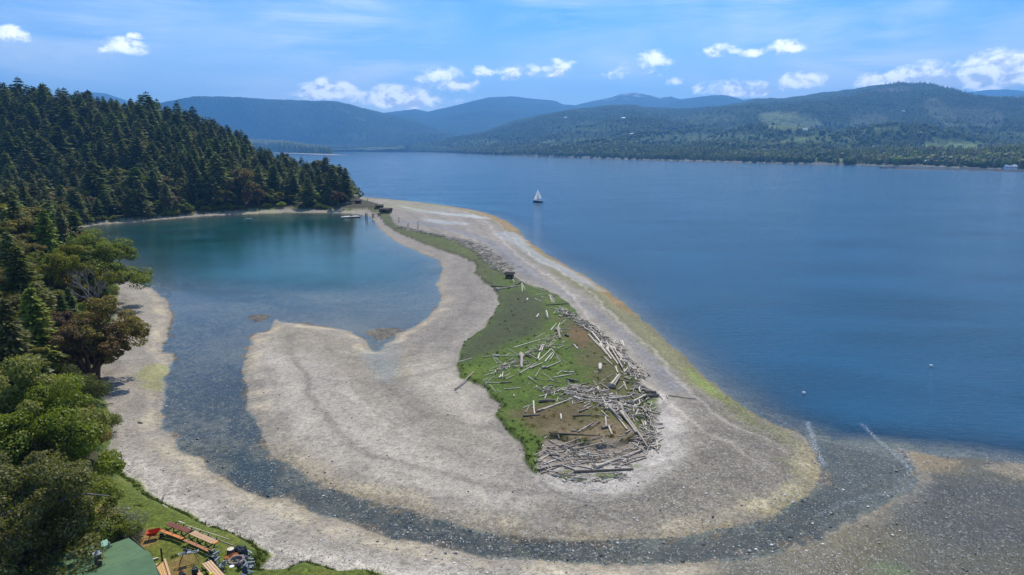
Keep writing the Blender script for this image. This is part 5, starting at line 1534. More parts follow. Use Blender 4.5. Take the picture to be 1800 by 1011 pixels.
mk('wall', walls, M_wall, cab)
for k in range(2):
    wn_ = mk('window', lambda bm: box(bm, .17, (-1.3 + 2.6 * k) * sgn * .8, gz + 1.5, .06, 1.0, .9), M_white, cab)
    mk('pane', lambda bm: box(bm, .13, (-1.3 + 2.6 * k) * sgn * .8, gz + 1.5, .03, .84, .74), M_glass, wn_)
loc_ch = P(174, 1000, 5.7)
ch_local = Vector((loc_ch[0] - Bp[0], loc_ch[1] - Bp[1], 0)); chx = ch_local.dot(ux); chy = ch_local.dot(uy) * sgn
chm = mk('chimney', lambda bm: box(bm, chx, chy, 6.25, .42, .42, 1.3), M_dkw, cab)
mk('chimney_cap', lambda bm: (box(bm, chx, chy, 6.94, .55, .55, .08), cyl(bm, (chx, chy, 6.95), (chx, chy, 7.15), .13)), M_metal, chm)
mk('lean_to_roof', lambda bm: box(bm, 2.6, (wd + .75) * sgn, EZ - .32, 3.0, 1.3, .07, rx=.12 * sgn), M_roofg2, cab)
mk('lean_to_post', lambda bm: [box(bm, x, (wd + 1.3) * sgn, (EZ + gz) / 2 - .3, .1, .1, EZ - gz - .4) for x in (1.2, 4.0)], M_dkw, cab)
mk('vent_pipe', lambda bm: cyl(bm, (1.3, (wd * .9) * sgn, EZ), (1.3, (wd * .9) * sgn, EZ + .5), .09), M_metal, cab)

# ---- timber deck beside the cabin
GZ = 2.65
d0 = P(265, 994, GZ + .35); d1 = P(288, 987, GZ + .35); d2 = P(305, 1018, GZ + .35)
dk = thing('deck', 'new yellow board deck with a dark post beside the cabin', 'deck', (float(d0[0]), float(d0[1]), GZ), math.atan2(d1[1] - d0[1], d1[0] - d0[0]))
dw_ = float(np.hypot(*(d1 - d0)[:2])); dl2 = float(np.hypot(*(d2 - d1)[:2])) + 1.5
nbd = 8
for k in range(nbd):
    mk('board', lambda bm: box(bm, (k + .5) * dw_ / nbd, -dl2 / 2, .33 + (k % 3) * .004, dw_ / nbd - .02, dl2, .05), M_wood, dk)
mk('edge_beam', lambda bm: box(bm, dw_ + .09, -dl2 / 2 + .05, .40, .16, dl2 + .3, .14), M_tan, dk)
mk('frame', lambda bm: (box(bm, dw_ / 2, -.05, .14, dw_, .1, .3), box(bm, dw_ / 2, -dl2, .14, dw_, .1, .3)), M_dkw, dk)
mk('post', lambda bm: box(bm, dw_ * .9, .12, .75, .13, .13, 1.5), M_dkw, dk)


def frame_of(px0, py0, px1, py1, z):
    a = P(px0, py0, z); b = P(px1, py1, z)
    return (a + b) / 2, math.atan2(b[1] - a[1], b[0] - a[0]), float(np.hypot(*(b - a)[:2]))


def picnic(px0, py0, px1, py1, mat_top, mat_seat, slats, label, width=.85, end=None, seat_split=None, group=None):
    g_ = hz_at(*P((px0 + px1) / 2, (py0 + py1) / 2, 3.2)[:2])
    c, a, L = frame_of(px0, py0, px1, py1, g_ + .75)
    t = thing('picnic_table', label, 'picnic table', (float(c[0]), float(c[1]), g_), a, group)
    sw = width / slats
    near_side = -1 if math.cos(a) > 0 else 1
    for k in range(slats):
        mk('top_plank', lambda bm: box(bm, 0, -width / 2 + (k + .5) * sw, .75, L, sw - .035, .045), mat_top, t)
    for s in (near_side,):
        for j in range(2):
            mk('bench_plank', lambda bm: box(bm, 0, s * (width / 2 + .38 + j * .15), .44, L, .145, .045), mat_seat, t)
    for x in (-L / 2 + .4, 0, L / 2 - .4):
        mk('leg_frame', lambda bm: (box(bm, x, -.35, .36, .07, .09, .85, rx=.5), box(bm, x, .35, .36, .07, .09, .85, rx=-.5), box(bm, x, 0, .39, .07, width + .95, .09), box(bm, x + .07, 0, .68, .05, width - .1, .08)), M_dkw, t)
    if end:
        mk('end_board', lambda bm: (box(bm, L / 2 + .14, 0, .755, .24, width * .8, .06), box(bm, L / 2 + .14, near_side * (width / 2 + .46), .445, .24, .32, .06)), M_orange, t)
    return t


picnic(295, 920, 333.5, 934, M_red, M_orange, 4, 'long picnic table with red brown slatted top and orange bench', .52)
picnic(337, 936, 377, 953, M_tan, M_seat, 4, 'long picnic table with smooth tan top next to the red one', .58, end=True)
picnic(363, 988, 395, 1024, M_tan, M_tan, 4, 'pale wood picnic table cut by the bottom edge of the picture', .75)
g_ = P(371, 1009, GZ + .8)
ob_ = mk('yellow_bag', lambda bm: (box(bm, 0, 0, .1, .34, .24, .2, bev=.05), box(bm, .1, .05, .22, .1, .16, .08, bev=.02)), M_yel, loc=(float(g_[0]), float(g_[1]), hz_at(g_[0], g_[1]) + .78), label='small yellow bag lying on the pale wood picnic table', category='bag')


def chair(px, py, rz, m_seat, m_arm, label, s=1.0, cat='chair'):
    g = P(px, py, GZ + .3); z0 = hz_at(g[0], g[1])
    t = thing('lawn_chair', label, cat, (float(g[0]), float(g[1]), z0), rz); t.scale = (s * .84, s * .84, s * .84)
    for k in range(5):
        mk('back_slat', lambda bm: box(bm, -.22 + k * .11, .36, .68 + (.04 - abs(k - 2) * .02), .10, .03, .78, rx=-.42), m_seat, t)
    for k in range(4):
        mk('seat_slat', lambda bm: box(bm, 0, -.26 + k * .135, .34 - k * .025, .54, .12, .03), m_seat, t)
    for sx in (-1, 1):
        mk('armrest', lambda bm: box(bm, sx * .34, .0, .58, .13, .72, .035), m_arm, t)
        mk('leg', lambda bm: box(bm, sx * .31, -.30, .28, .05, .09, .56), m_arm, t)
        mk('leg', lambda bm: box(bm, sx * .31, .22, .22, .05, .10, .80, rx=-1.15), m_arm, t)
    return t


chair(376.5, 981, 2.9, M_navy, M_gryp, 'dark navy lawn chair with grey arms, nearest the tan table end')
chair(376, 969, 2.6, M_blk, M_gryp, 'black lawn chair with grey arms directly behind the navy one')
chair(390, 988, -2.2, M_gryp, M_gryp, 'small grey lawn chair between the navy chair and the fire ring', .88)
chair(432, 958, .9, M_blk, M_gryp, 'tall backed black lawn chair beyond the fire ring near the bank', 1.1)
chair(435, 965, 1.4, M_blk, M_gryp, 'low grey armed black chair right behind the fire ring')
chair(438, 973.5, 1.7, M_gryp, M_gryp, 'light grey lawn chair at the beach side of the fire ring')
chair(428, 984, 2.6, M_gryp, M_blk, 'light grey chair with dark legs in front of the fire ring')
chair(434, 1006, 1.0, M_blk, M_blue, 'black folding chair with blue arms alone near the beach edge', .95)

# ---- fire ring
c_ = P(414.5, 974.5, GZ + .3); zf = hz_at(c_[0], c_[1])
fr_ = thing('fire_ring', 'round stone fire ring full of pale ash on the lawn', 'fire pit', (float(c_[0]), float(c_[1]), zf))
for k in range(14):
    a = 6.283 * k / 14
    mk('stone', lambda bm: (box(bm, math.cos(a) * .56, math.sin(a) * .56, .15 + (k % 3) * .01, .20, .245, .36, rz=a, bev=.025)), M_stone, fr_)
mk('ash_bed', lambda bm: bmesh.ops.create_circle(bm, cap_ends=True, radius=.47, segments=20, matrix=Matrix.Translation((0, 0, .08))), M_ash, fr_)
for k in range(3):
    mk('charred_log', lambda bm: cyl(bm, (-.25, -.1 + k * .12, .13 + k * .02), (.25, .1 - k * .1, .15), .05, n=6), M_dkw, fr_)
# ---- firewood, stump, tarp heap, grill and the rest
for k, (px, py) in enumerate([(396, 971), (400, 970), (404, 968), (408, 966), (411, 964), (414, 963.5), (406, 966), (410, 967)]):
    g = P(px, py, GZ + .3); z0 = hz_at(g[0], g[1]); a = rnd.uniform(0, 3)
    pts_mesh('firewood_split', [(-.22, -.09, 0), (-.22, .09, 0), (-.22, 0, .16), (.22, -.09, 0), (.22, .09, 0), (.22, 0, .16)], [(0, 1, 2), (3, 5, 4), (0, 3, 4, 1), (1, 4, 5, 2), (2, 5, 3, 0)], M_orange, None,
             loc=(float(g[0]), float(g[1]), z0 + .01 + .1 * (k > 5)), rot=(0, 0, a), label='split orange firewood piece heaped beside the stone fire ring', category='firewood', group='firewood pieces by the fire ring')


def lump(name, px, py, r, hgt, mat, label, cat, seed, zlift=0.0):
    g = P(px, py, GZ + .3); z0 = hz_at(g[0], g[1]); rr = random.Random(seed)
    def f(bm):
        bmesh.ops.create_icosphere(bm, subdivisions=3, radius=1)
        for v in bm.verts:
            n = .16 * math.sin(v.co.x * 5 + seed) * math.cos(v.co.y * 6 - seed) + rr.uniform(-.05, .05)
            v.co *= 1 + n; v.co.x *= r; v.co.y *= r * .8; v.co.z = max(v.co.z, -.35) * hgt
    return mk(name, f, mat, loc=(float(g[0]), float(g[1]), z0 + hgt * .3 + zlift), label=label, category=cat)


g = P(405, 963, GZ + .3); z0 = hz_at(g[0], g[1])
st_ = thing('stump', 'cut round stump seat between firewood and driftwood logs', 'stump', (float(g[0]), float(g[1]), z0))
mk('trunk', lambda bm: cyl(bm, (0, 0, 0), (0, 0, .48), .33, .30, 14), M_dkw, st_); mk('cut_face', lambda bm: cyl(bm, (0, 0, .48), (0, 0, .492), .28, .28, 14), M_log, st_)
lump('tarp_heap', 419.5, 956, .52, .42, M_blk, 'crumpled black tarp heap beyond the fire ring', 'tarp', 3)
lump('black_bag', 320, 1006, .28, .30, M_blk, 'small black bag lying on the grass near the deck', 'bag', 5)
lump('plant_pot', 318, 999, .16, .18, M_red, 'small reddish brown pot on the grass beside the grill shadow', 'pot', 7)
g = P(407, 991, GZ); mk('plate', lambda bm: (cyl(bm, (0, 0, .02), (0, 0, .06), .14, .2, 12), cyl(bm, (0, 0, .06), (0, 0, .07), .17, .12, 12)), M_white, loc=(float(g[0]), float(g[1]), hz_at(g[0], g[1])), label='small white dish left on the grass before the fire ring', category='dish')
g = P(343, 1004, GZ + .4); z0 = hz_at(g[0], g[1])
t = thing('covered_barbecue', 'dark covered barbecue standing on the grass left of the pale table', 'barbecue', (float(g[0]), float(g[1]), z0), .4)
mk('cover', lambda bm: (box(bm, 0, 0, .40, .50, .42, .8, bev=.12), box(bm, 0, 0, .84, .34, .28, .14, bev=.06)), M_blk, t)
mk('handle', lambda bm: cyl(bm, (-.15, -.20, .86), (.15, -.20, .86), .025, n=6), M_metal, t)
# folding stand with a rotary tool on top
g = P(333, 987, GZ); z0 = hz_at(g[0], g[1])
t = thing('saw_stand', 'metal work stand on four splayed legs with a chop saw', 'saw stand', (float(g[0]), float(g[1]), z0), .35)
for sx, sy in ((-1, -1), (-1, 1), (1, -1), (1, 1)):
    mk('leg', lambda bm: cyl(bm, (sx * .40, sy * .12, .85), (sx * .75, sy * .33, 0), .022, n=6), M_dmetal, t)
mk('rail', lambda bm: (box(bm, 0, -.12, .87, 1.5, .05, .05), box(bm, 0, .12, .87, 1.5, .05, .05), box(bm, -.72, 0, .90, .06, .3, .08), box(bm, .72, 0, .90, .06, .3, .08)), M_metal, t)
mk('saw_table', lambda bm: (box(bm, -.1, 0, .94, .55, .42, .08, bev=.02), box(bm, -.1, .13, 1.02, .6, .04, .1)), M_metal, t)
mk('saw_blade_guard', lambda bm: (cyl(bm, (-.16, 0, 1.16), (-.08, 0, 1.16), .16, n=16), box(bm, -.28, .03, 1.20, .2, .14, .14, bev=.02)), M_dmetal, t)
mk('saw_handle', lambda bm: (cyl(bm, (-.12, -.02, 1.25), (-.12, -.32, 1.32), .03, n=6)), M_blk, t)

# ---- wheelbarrow
g = P(270, 939, GZ); z0 = hz_at(g[0], g[1])
t = thing('wheelbarrow', 'red wheelbarrow standing alone on the lawn', 'wheelbarrow', (float(g[0]), float(g[1]), z0), .25)


def tray(bm):
    top = [(-.52, -.34, .68), (.45, -.36, .78), (.62, 0, .80), (.45, .36, .78), (-.52, .34, .68)]
    botm = [(-.26, -.18, .36), (.16, -.18, .36), (.20, 0, .36), (.16, .18, .36), (-.26, .18, .36)]
    T = [bm.verts.new(v) for v in top]; B = [bm.verts.new(v) for v in botm]; n = 5
    for i in range(n): bm.faces.new((T[i], T[(i + 1) % n], B[(i + 1) % n], B[i]))
    bm.faces.new(B)
    T2 = [bm.verts.new((v[0] * 1.03, v[1] * 1.03, v[2])) for v in top]; B2 = [bm.verts.new((v[0] * 1.08, v[1] * 1.08, v[2] - .03)) for v in botm]
    for i in range(n):
        bm.faces.new((T2[i], B2[i], B2[(i + 1) % n], T2[(i + 1) % n])); bm.faces.new((T[i], T2[i], T2[(i + 1) % n], T[(i + 1) % n]))
    bm.faces.new(B2[::-1])


mk('tray', tray, M_barrow, t)
for s in (-1, 1):
    mk('handle', lambda bm: cyl(bm, (.55, s * .10, .25), (-1.0, s * .28, .58), .025, n=6), M_wood, t)
    mk('leg', lambda bm: (cyl(bm, (-.30, s * .2, .40), (-.42, s * .22, 0), .018, n=6), cyl(bm, (-.1, s * .18, .36), (-.42, s * .22, .02), .015, n=6)), M_dmetal, t)
wh_ = mk('wheel', lambda bm: cyl(bm, (.62, -.045, .2), (.62, .045, .2), .2, n=18), M_blk, t)
mk('hub', lambda bm: cyl(bm, (.62, -.06, .2), (.62, .06, .2), .07, n=10), M_metal, wh_)

# ---- huts and jetty on the neck of the spit


def hut(px, py, w_, d_, h_, rz, label, name='driftwood_hut'):
    g = P(px, py, 1.8); z0 = hz_at(g[0], g[1])
    t = thing(name, label, 'hut', (float(g[0]), float(g[1]), z0), rz)
    n = 7
    for sx in (-1, 1):
        mk('wall', lambda bm: [cyl(bm, (sx * w_ / 2, -d_ / 2, .18 + k * h_ / n), (sx * w_ / 2, d_ / 2, .18 + k * h_ / n), h_ / n * .55, n=6) for k in range(n)], M_hutw, t)
    mk('wall', lambda bm: [cyl(bm, (-w_ / 2, d_ / 2, .18 + k * h_ / n), (w_ / 2, d_ / 2, .18 + k * h_ / n), h_ / n * .55, n=6) for k in range(n)], M_hutw, t)
    mk('wall', lambda bm: [(cyl(bm, (-w_ / 2, -d_ / 2, .18 + k * h_ / n), (-w_ / 6, -d_ / 2, .18 + k * h_ / n), h_ / n * .55, n=6), cyl(bm, (w_ / 6, -d_ / 2, .18 + k * h_ / n), (w_ / 2, -d_ / 2, .18 + k * h_ / n), h_ / n * .55, n=6)) for k in range(n)], M_hutw, t)
    mk('roof', lambda bm: [cyl(bm, (-w_ / 2 - .3, -d_ / 2 - .3 + (d_ + .6) * k / 9, h_ + .25 + .5 * math.sin(k / 9 * 3.14)), (w_ / 2 + .3, -d_ / 2 - .3 + (d_ + .6) * k / 9, h_ + .2 + .5 * math.sin(k / 9 * 3.14)), d_ / 9 * .62, n=6) for k in range(10)], M_hutw, t)
    return t


hut(667, 366.5, 4.2, 3.4, 1.5, .2, 'dark driftwood hut farther along the spit neck, nearer the point')
hut(678, 372.5, 5.6, 4.0, 1.7, -.3, 'larger dark driftwood hut just this side of the other')
hut(896, 487, 1.9, 1.7, .9, -.2, 'small dark driftwood hut on the grass ridge halfway down the spit')
hut(630, 362, 3.4, 2.8, 1.5, .1, 'dark low hut under the trees at the tip of the point')
g0 = P(643.5, 383, .6); g1 = P(668, 377, 1.4)
t = thing('jetty', 'short wooden jetty on dark posts at the lagoon corner', 'jetty', (float(g0[0]), float(g0[1]), 0), math.atan2(g1[1] - g0[1], g1[0] - g0[0]))
Lj = float(np.hypot(*(g1 - g0)[:2]))
mk('walkway', lambda bm: box(bm, Lj / 2, 0, 2.35, Lj, 1.2, .18), M_log, t)
for k, x in enumerate((0.2, Lj * .5, Lj * .95)):
    for s in (-1, 1):
        mk('post', lambda bm: cyl(bm, (x, s * .5, -1), (x, s * .5, 2.9 if k == 0 else 2.5), .22, n=8), M_dkw, t)
mk('handrail', lambda bm: box(bm, Lj / 2, .55, 3.2, Lj, .08, .08), M_log, t)
for px, py, h, lab in [(701, 389, 2.6, 'leaning dark post at the start of the log drift'), (717, 397, 2.0, 'short dark post on the grass ridge by the log drift'), (734.5, 400, 3.0, 'tallest thin grey pole sticking up from the log drift'), (646, 358, 1.8, 'dark post beside the farther beach near the point')]:
    g = P(px, py, 1.6); z0 = hz_at(g[0], g[1])
    mk('pole', lambda bm: (cyl(bm, (0, 0, -.3), (.15, 0, h), .16, .11, 7), cyl(bm, (.15, 0, h), (.16, 0, h + .1), .11, .05, 7)), M_dkw, loc=(float(g[0]), float(g[1]), z0), label=lab, category='post')

# ---- raft and boats in the lagoon
g = P(616, 381.5, .3); rz = math.atan2(*(P(632, 380.5, 0) - P(602, 381.5, 0))[[1, 0]])
t = thing('raft', 'low grey raft floating in the lagoon corner by the jetty', 'raft', (float(g[0]), float(g[1]), 0), rz)
for k in range(10): mk('plank', lambda bm: box(bm, -4.2 + k * .94, 0, .42, .86, 3.0, .12), M_log, t)
mk('float', lambda bm: (cyl(bm, (-4.6, -1.1, .1), (4.7, -1.1, .1), .32, n=8), cyl(bm, (-4.6, 1.1, .1), (4.7, 1.1, .1), .32, n=8)), M_blk, t)


def dinghy(x, y, z, rz, L, label, upside=False):
    t = thing('dinghy', label, 'dinghy', (x, y, z), rz)
    def hull(bm, s=1.0, zt=0.0):
        prof = [(-.5, .36), (-.3, .42), (0, .44), (.25, .36), (.42, .18), (.5, .02)]
        rows = []
        for (u, w__) in prof:
            row = []
            for k in range(7):
                a = math.pi * k / 6; row.append(bm.verts.new((u * L, -math.cos(a) * w__ * L * .5 * s, (.34 - math.sin(a) * .34 * s) * (1 if not upside else -1) + (.34 if upside else 0) + zt + .06 * (u + .5))))
            rows.append(row)
        for i in range(5):
            for k in range(6): bm.faces.new((rows[i][k], rows[i + 1][k], rows[i + 1][k + 1], rows[i][k + 1]))
        bm.faces.new(rows[0])
    mk('hull', hull, M_white, t)
    if not upside:
        for x_ in (-.25, .05): mk('seat', lambda bm: box(bm, x_ * L, 0, .25, .25, L * .38, .04), M_tan, t)
    else:
        mk('keel', lambda bm: box(bm, 0, 0, .70, L * .8, .06, .06), M_tan, t)
    return t


Rp = lambda u, v: (float(g[0] + math.cos(rz) * u - math.sin(rz) * v), float(g[1] + math.sin(rz) * u + math.cos(rz) * v))
dinghy(*Rp(-1.8, 0), .50, rz + .1, 3.4, 'white dinghy lying on the low grey raft', True)
dinghy(*Rp(2.6, .2), .50, rz - .1, 3.0, 'second white dinghy overturned at the jetty end of the raft', True)
g2 = P(437, 385.5, 0); t = thing('rowing_boat', 'small pale rowing boat alone on the dark lagoon water', 'rowing boat', (float(g2[0]), float(g2[1]), -.05), .5)
dd_ = dinghy(float(g2[0]), float(g2[1]), -.05, .5, 3.6, 'x')
for ch in list(dd_.children): ch.parent = t
bpy.data.objects.remove(dd_)

# ---- sailing boat
g = P(946, 355.5, 0)
t = thing('sailing_boat', 'white sailed yacht with dark hull under way on the open blue water', 'sailing boat', (float(g[0]), float(g[1]), 0), R(150))
t.scale = (.86, .86, .86)


def yhull(bm):
    rows = []
    for (u, w__, zz) in [(-4.0, .75, .85), (-2.5, 1.15, .85), (0, 1.3, .9), (2.5, .9, 1.0), (3.8, .35, 1.1), (4.4, .03, 1.15)]:
        rows.append([bm.verts.new((u, -math.cos(math.pi * k / 6) * w__, zz - math.sin(math.pi * k / 6) * (zz + .5))) for k in range(7)])
    for i in range(5):
        for k in range(6): bm.faces.new((rows[i][k], rows[i + 1][k], rows[i + 1][k + 1], rows[i][k + 1]))
        bm.faces.new((rows[i][0], rows[i][6], rows[i + 1][6], rows[i + 1][0]))
    bm.faces.new(rows[0]); bmesh.ops.recalc_face_normals(bm, faces=bm.faces)


mk('hull', yhull, M_dhull, t)
mk('cabin_top', lambda bm: box(bm, .2, 0, 1.1, 3.2, 1.2, .45, bev=.12), M_white, t)
mk('mast', lambda bm: cyl(bm, (.6, 0, .9), (.6, 0, 9.6), .08, .05, 8), M_white, t)
mk('boom', lambda bm: cyl(bm, (.6, 0, 2.0), (-2.9, -.9, 2.0), .06, n=6), M_white, t)


def sail(bm, tack, head, clew, belly, n=8):
    tack, head, clew = map(Vector, (tack, head, clew)); nn = (head - tack).cross(clew - tack).normalized(); g__ = []
    for i in range(n + 1):
        t_ = i / n; a = tack.lerp(head, t_); b = clew.lerp(head, t_); row = []
        for j in range(n + 1):
            s_ = j / n; p = a.lerp(b, s_) + nn * belly * math.sin(s_ * math.pi) * (1 - t_) ** .6 + (b - a).normalized() * (.35 * math.sin(t_ * math.pi) * s_ if (b - a).length > .01 else 0)
            row.append(bm.verts.new(p))
        g__.append(row)
    for i in range(n):
        for j in range(n): bm.faces.new((g__[i][j], g__[i][j + 1], g__[i + 1][j + 1], g__[i + 1][j]))
    bmesh.ops.remove_doubles(bm, verts=bm.verts, dist=.001)
    bmesh.ops.solidify(bm, geom=bm.faces[:], thickness=.015)


mk('mainsail', lambda bm: sail(bm, (.5, 0, 2.1), (.5, 0, 9.4), (-2.8, -.9, 2.15), .5), M_sail, t, True)
mk('headsail', lambda bm: sail(bm, (4.2, 0, 1.3), (.75, 0, 8.8), (.2, -1.1, 1.9), .5), M_sail, t, True)
for px, py, lab in [(1413, 692, 'white mooring buoy nearer the creek mouth'), (1637, 644, 'white mooring buoy farther out to the side on the dark water')]:
    g = P(px, py, 0)
    t = thing('mooring_buoy', lab, 'buoy', (float(g[0]), float(g[1]), 0))
    mk('float', lambda bm: bmesh.ops.create_uvsphere(bm, u_segments=14, v_segments=8, radius=.28, matrix=Matrix.Translation((0, 0, .08))), M_white, t, True)
    mk('ring', lambda bm: cyl(bm, (0, 0, .34), (0, 0, .46), .05, n=8), M_dmetal, t)
g = P(1303 / 1, 0, 0) if False else P(1454.5, 302.8, 0)

# ---- houses


def house(px, py, z_, w_, d_, h_, rz, m_roof, m_wall, label, roofh=2.0, wins=3, cat='house', ground=None):
    g = P(px, py, z_)
    z0 = z_ if ground is None else ground
    t = thing('house', label, cat, (float(g[0]), float(g[1]), z0), rz)
    mk('wall', lambda bm: box(bm, 0, 0, h_ / 2 - .4, w_, d_, h_ + .8), m_wall, t)
    def rf_(bm):
        o = .6
        v = [bm.verts.new(c) for c in ((-w_ / 2 - o, -d_ / 2 - o, h_ - .1), (w_ / 2 + o, -d_ / 2 - o, h_ - .1), (w_ / 2 + o, d_ / 2 + o, h_ - .1), (-w_ / 2 - o, d_ / 2 + o, h_ - .1), (-w_ / 2 - o, 0, h_ + roofh), (w_ / 2 + o, 0, h_ + roofh))]
        for f in ((0, 1, 5, 4), (2, 3, 4, 5), (0, 4, 3), (1, 2, 5), (0, 3, 2, 1)): bm.faces.new([v[i] for i in f])
    mk('roof', rf_, m_roof, t)
    for k in range(wins):
        wn = mk('window', lambda bm: box(bm, -w_ / 2 + (k + .5) * w_ / wins, -d_ / 2 - .03, h_ * .55, w_ / wins * .55, .10, h_ * .42), M_white, t)
        mk('pane', lambda bm: box(bm, -w_ / 2 + (k + .5) * w_ / wins, -d_ / 2 - .09, h_ * .55, w_ / wins * .47, .06, h_ * .36), M_glass, wn)
    return t


house(212, 340, 8, 17, 8, 3.4, .05, M_greyroof, M_wall, 'long low house with pale roof on the lawn across the lagoon', 1.6, 5, ground=hz_at(*P(212, 340, 8)[:2]))
house(526, 333, 5, 10, 7, 3.6, -.1, M_greyroof, M_log, 'grey house hidden among trees above the far beach', 1.8, 3, ground=hz_at(*P(526, 333, 5)[:2]))
FARH = [(1533, 284.5, 26, 12, 'long white roofed house on the far shore, left of the others', M_white), (1558, 286, 18, 10, 'reddish roofed house next to the long white roofed one', M_red),
        (1581, 279, 20, 10, 'white house up the slope above the far shore houses', M_white), (1609, 286.3, 22, 12, 'pale house on the far shore just left of the paired roofs', M_white),
        (1632, 288, 18, 10, 'left one of the paired white roofs on the far shore', M_white), (1642, 287.5, 14, 10, 'right one of the paired white roofs on the far shore', M_white),
        (1773, 297, 26, 14, 'large bluish grey hall behind the breakwater', M_greyroof), (1223, 257, 30, 14, 'pale farm building in a clearing on the far slope', M_white),
        (1113, 240.5, 44, 18, 'lone white building on the forest slope above the far shore', M_white), (1415, 230.5, 40, 16, 'pale farmhouse at the foot of the bright clearing', M_white),
        (1091, 211, 46, 20, 'single white building high on the far ridge, right one', M_white), (1001, 210, 46, 18, 'single white building high on the far ridge, left one', M_white),
        (1597, 196.5, 40, 18, 'pale house high on the hillside beside the clearings', M_white)]
VBc = VB[:, ::4].reshape(-1, 3); qxf = qxB[:, ::4].ravel(); qyf = qyB[:, ::4].ravel()
rows_ok = np.repeat(np.arange(VB.shape[0]), VB[:, ::4].shape[1]) < 92
for px, py, w_, d_, lab, mr in FARH:
    dd = np.where(rows_ok, np.hypot(qxf - px, (qyf - py) * 6), 1e9); i = int(np.argmin(dd)); c = VBc[i]
    sc_ = c[1] / 1500 * .8 if c[1] > 1700 else .8
    k_h = .62 if c[1] < 1700 else .36
    t = house(px, py, 0, w_ * k_h, d_ * k_h, 4.2 * max(1, sc_ * .8), rnd.uniform(-.3, .3), mr if mr is not M_white else M_greyroof, M_white, lab, 2.6, 4)
    t.location = (float(c[0]), float(c[1]), float(c[2]) + 4.0 * (c[1] > 1700))
    if mr is M_white: [setattr(ch.data, 'name', 'roof') or ch.data.materials.clear() or ch.data.materials.append(M_white) for ch in t.children if ch.name.startswith('roof')]

# ---- breakwater on the far shore
bk = [(1549, 295.6), (1600, 297.2), (1680, 299.0), (1760, 301.0), (1830, 303.0)]
cpt = toworld(catmull(bk, 12, False)); V = []; F = []
rg = random.Random(4)
for i, (x, y) in enumerate(cpt):
    wd_ = 5 if i > 1 else 2
    for dy_, zz in ((-wd_ * 1.3, -1), (-wd_ * .6, 1.0), (0, 1.9), (wd_ * .6, 1.2), (wd_ * 1.3, -1)):
        V.append((x + rg.uniform(-1, 1), y + dy_ * 2 + rg.uniform(-1, 1), zz + rg.uniform(-.3, .4) * (zz > 0)))
for i in range(len(cpt) - 1):
    for k in range(4): F.append((i * 5 + k, (i + 1) * 5 + k, (i + 1) * 5 + k + 1, i * 5 + k + 1))
pts_mesh('breakwater', V, F, M_dkw, None, label='dark low rubble breakwater running out from the far shore', category='breakwater')
sp = toworld([(1650, 296.5), (1700, 297.6), (1760, 299.4), (1820, 301.2), (1820, 299.2), (1760, 297.6), (1700, 296.2)])
print('things', time.time() - T0)

# ================================================================== loose stones on the near beach and in the creek
def pebble(seed, mat):
    bm = bmesh.new(); bmesh.ops.create_icosphere(bm, subdivisions=1, radius=.5); rr = random.Random(seed)
    for v in bm.verts: v.co *= rr.uniform(.75, 1.2); v.co.z *= .6
    m = bpy.data.meshes.new('pebble'); bm.to_mesh(m); bm.free(); m.materials.append(mat); return m


M_p1 = solid('pale_shell', (.60, .56, .50), .7, nscale=4, namt=.2, rand=.3); M_p2 = solid('grey_pebble', (.22, .20, .18), .7, nscale=4, namt=.3, rand=.4); M_p3 = solid('dark_wet_pebble', (.06, .055, .05), .35, nscale=4, namt=.3, rand=.4)
PEB = [pebble(1, M_p1), pebble(2, M_p1), pebble(3, M_p2), pebble(4, M_p2), pebble(5, M_p3), pebble(6, M_p3)]
n = 60000
ppx = RNG.uniform(180, 1830, n); ppy = 620 + (1040 - 620) * RNG.uniform(0, 1, n) ** .6
pw = P(ppx, ppy, .3); x, y = pw[0], pw[1]
zz = terrain(x, y); dvv = VEG.d(x, y, 3); dii = ISL.d(x, y, 3); dll = LAG.d(x, y, 20)
inw = zz < 0
clump = fbm(x * .25, y * .25, 3, 99)
k = (dvv < -.2) & (dii < 0) & (zz > -.25) & ((RNG.uniform(0, 1, n) < np.where(inw, .22, .30 + clump * .5)))
x, y, zz, inw, dll = x[k], y[k], zz[k], inw[k], dll[k]
sz = RNG.uniform(.05, .13, len(x)) * (1 + (RNG.uniform(0, 1, len(x)) > .965) * 1.4) * np.where(inw, 1.5, 1)
right = x > P(1440, 900)[0]
r_ = RNG.uniform(0, 1, len(x))
ix = np.where(inw, np.where(r_ < .22, 0, np.where(r_ < .5, 2, 4)), np.where(r_ < np.where(right, .05, .5), 0, np.where(r_ < .85, 2, 4))) + RNG.integers(0, 2, len(x))
instancer('pebbles', np.stack([x, y, zz + sz * .12, sz, np.ones(len(x)), ix], 1), PEB, kind='stuff')
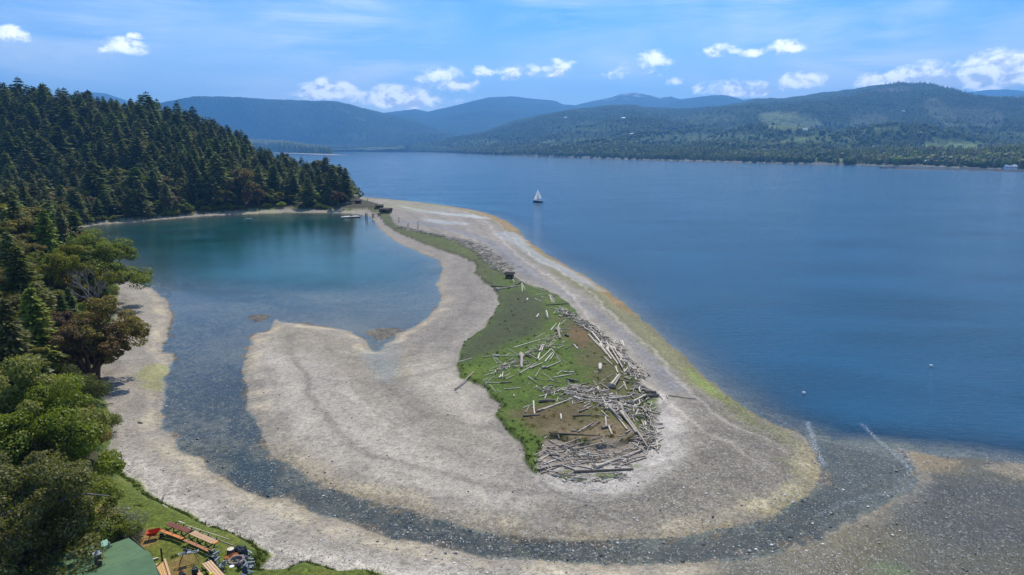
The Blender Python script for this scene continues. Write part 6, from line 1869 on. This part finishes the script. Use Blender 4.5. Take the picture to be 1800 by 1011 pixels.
# tussocks on the island, the lawn and the banks
def tuft(seed, mat, n=26):
    rg = np.random.default_rng(seed); C = rg.normal(0, .22, (n, 3)); C[:, 2] = .28; D = rg.normal(0, .35, (n, 3)); D[:, 2] = 1
    V, F, T = cards(C, D, rg.normal(0, 1, (n, 3)), np.full(n, .7) * rg.uniform(.6, 1.2, n), np.full(n, .10), rg.uniform(0, 1, n), rg)
    return mesh_np('tuft', V, F, mat, False, {'tone': ('FLOAT', T)})


M_grs = leafmat('grass_blades', (.055, .085, .016), (.110, .140, .030), .4, .10); M_dry = leafmat('dry_grass_blades', (.12, .10, .035), (.22, .18, .07), .4, .08)
TUF = [tuft(1, M_grs), tuft(2, M_grs), tuft(3, M_dry)]
n = 26000
ppx = np.concatenate([RNG.uniform(640, 1160, n // 2), RNG.uniform(150, 680, n // 2)]); ppy = np.concatenate([RNG.uniform(365, 840, n // 2), RNG.uniform(790, 1030, n // 2)])
pw = P(ppx, ppy, 2.0); x, y = pw[0], pw[1]
zz = terrain(x, y); dvv = VEG.d(x, y, 6); dii = ISL.d(x, y, 6); dm = MARSH.d(x, y, 6); dbr = BROWN.d(x, y, 6); ds2 = SANDY.d(x, y, 6)
nn = fbm(x * .6, y * .6, 3, 44)
lawn = (dvv > .1)
k = ((dii > .05) & (ds2 < .5) & (RNG.uniform(0, 1, n) < np.where(dii < .7, .55, .07))) | (lawn & (((dvv < .9) & (RNG.uniform(0, 1, n) < .6)) | (nn > .55)) & (x > -60))
x, y, zz, lawn, dbr, dii, dvv = x[k], y[k], zz[k], lawn[k], dbr[k], dii[k], dvv[k]
s = np.where(lawn, RNG.uniform(.2, .45, len(x)) * np.where(dvv < 1.3, 1, .5), RNG.uniform(.2, .5, len(x)))
ix = np.where((dbr > 0) & (RNG.uniform(0, 1, len(x)) < .75), 2, RNG.integers(0, 2, len(x))); ix = np.where(RNG.uniform(0, 1, len(x)) < .06, 2, ix)
instancer('grass_tufts', np.stack([x, y, zz - .02, s, np.ones(len(x)) * 1.5, ix], 1), TUF, kind='stuff')
print('done', time.time() - T0)
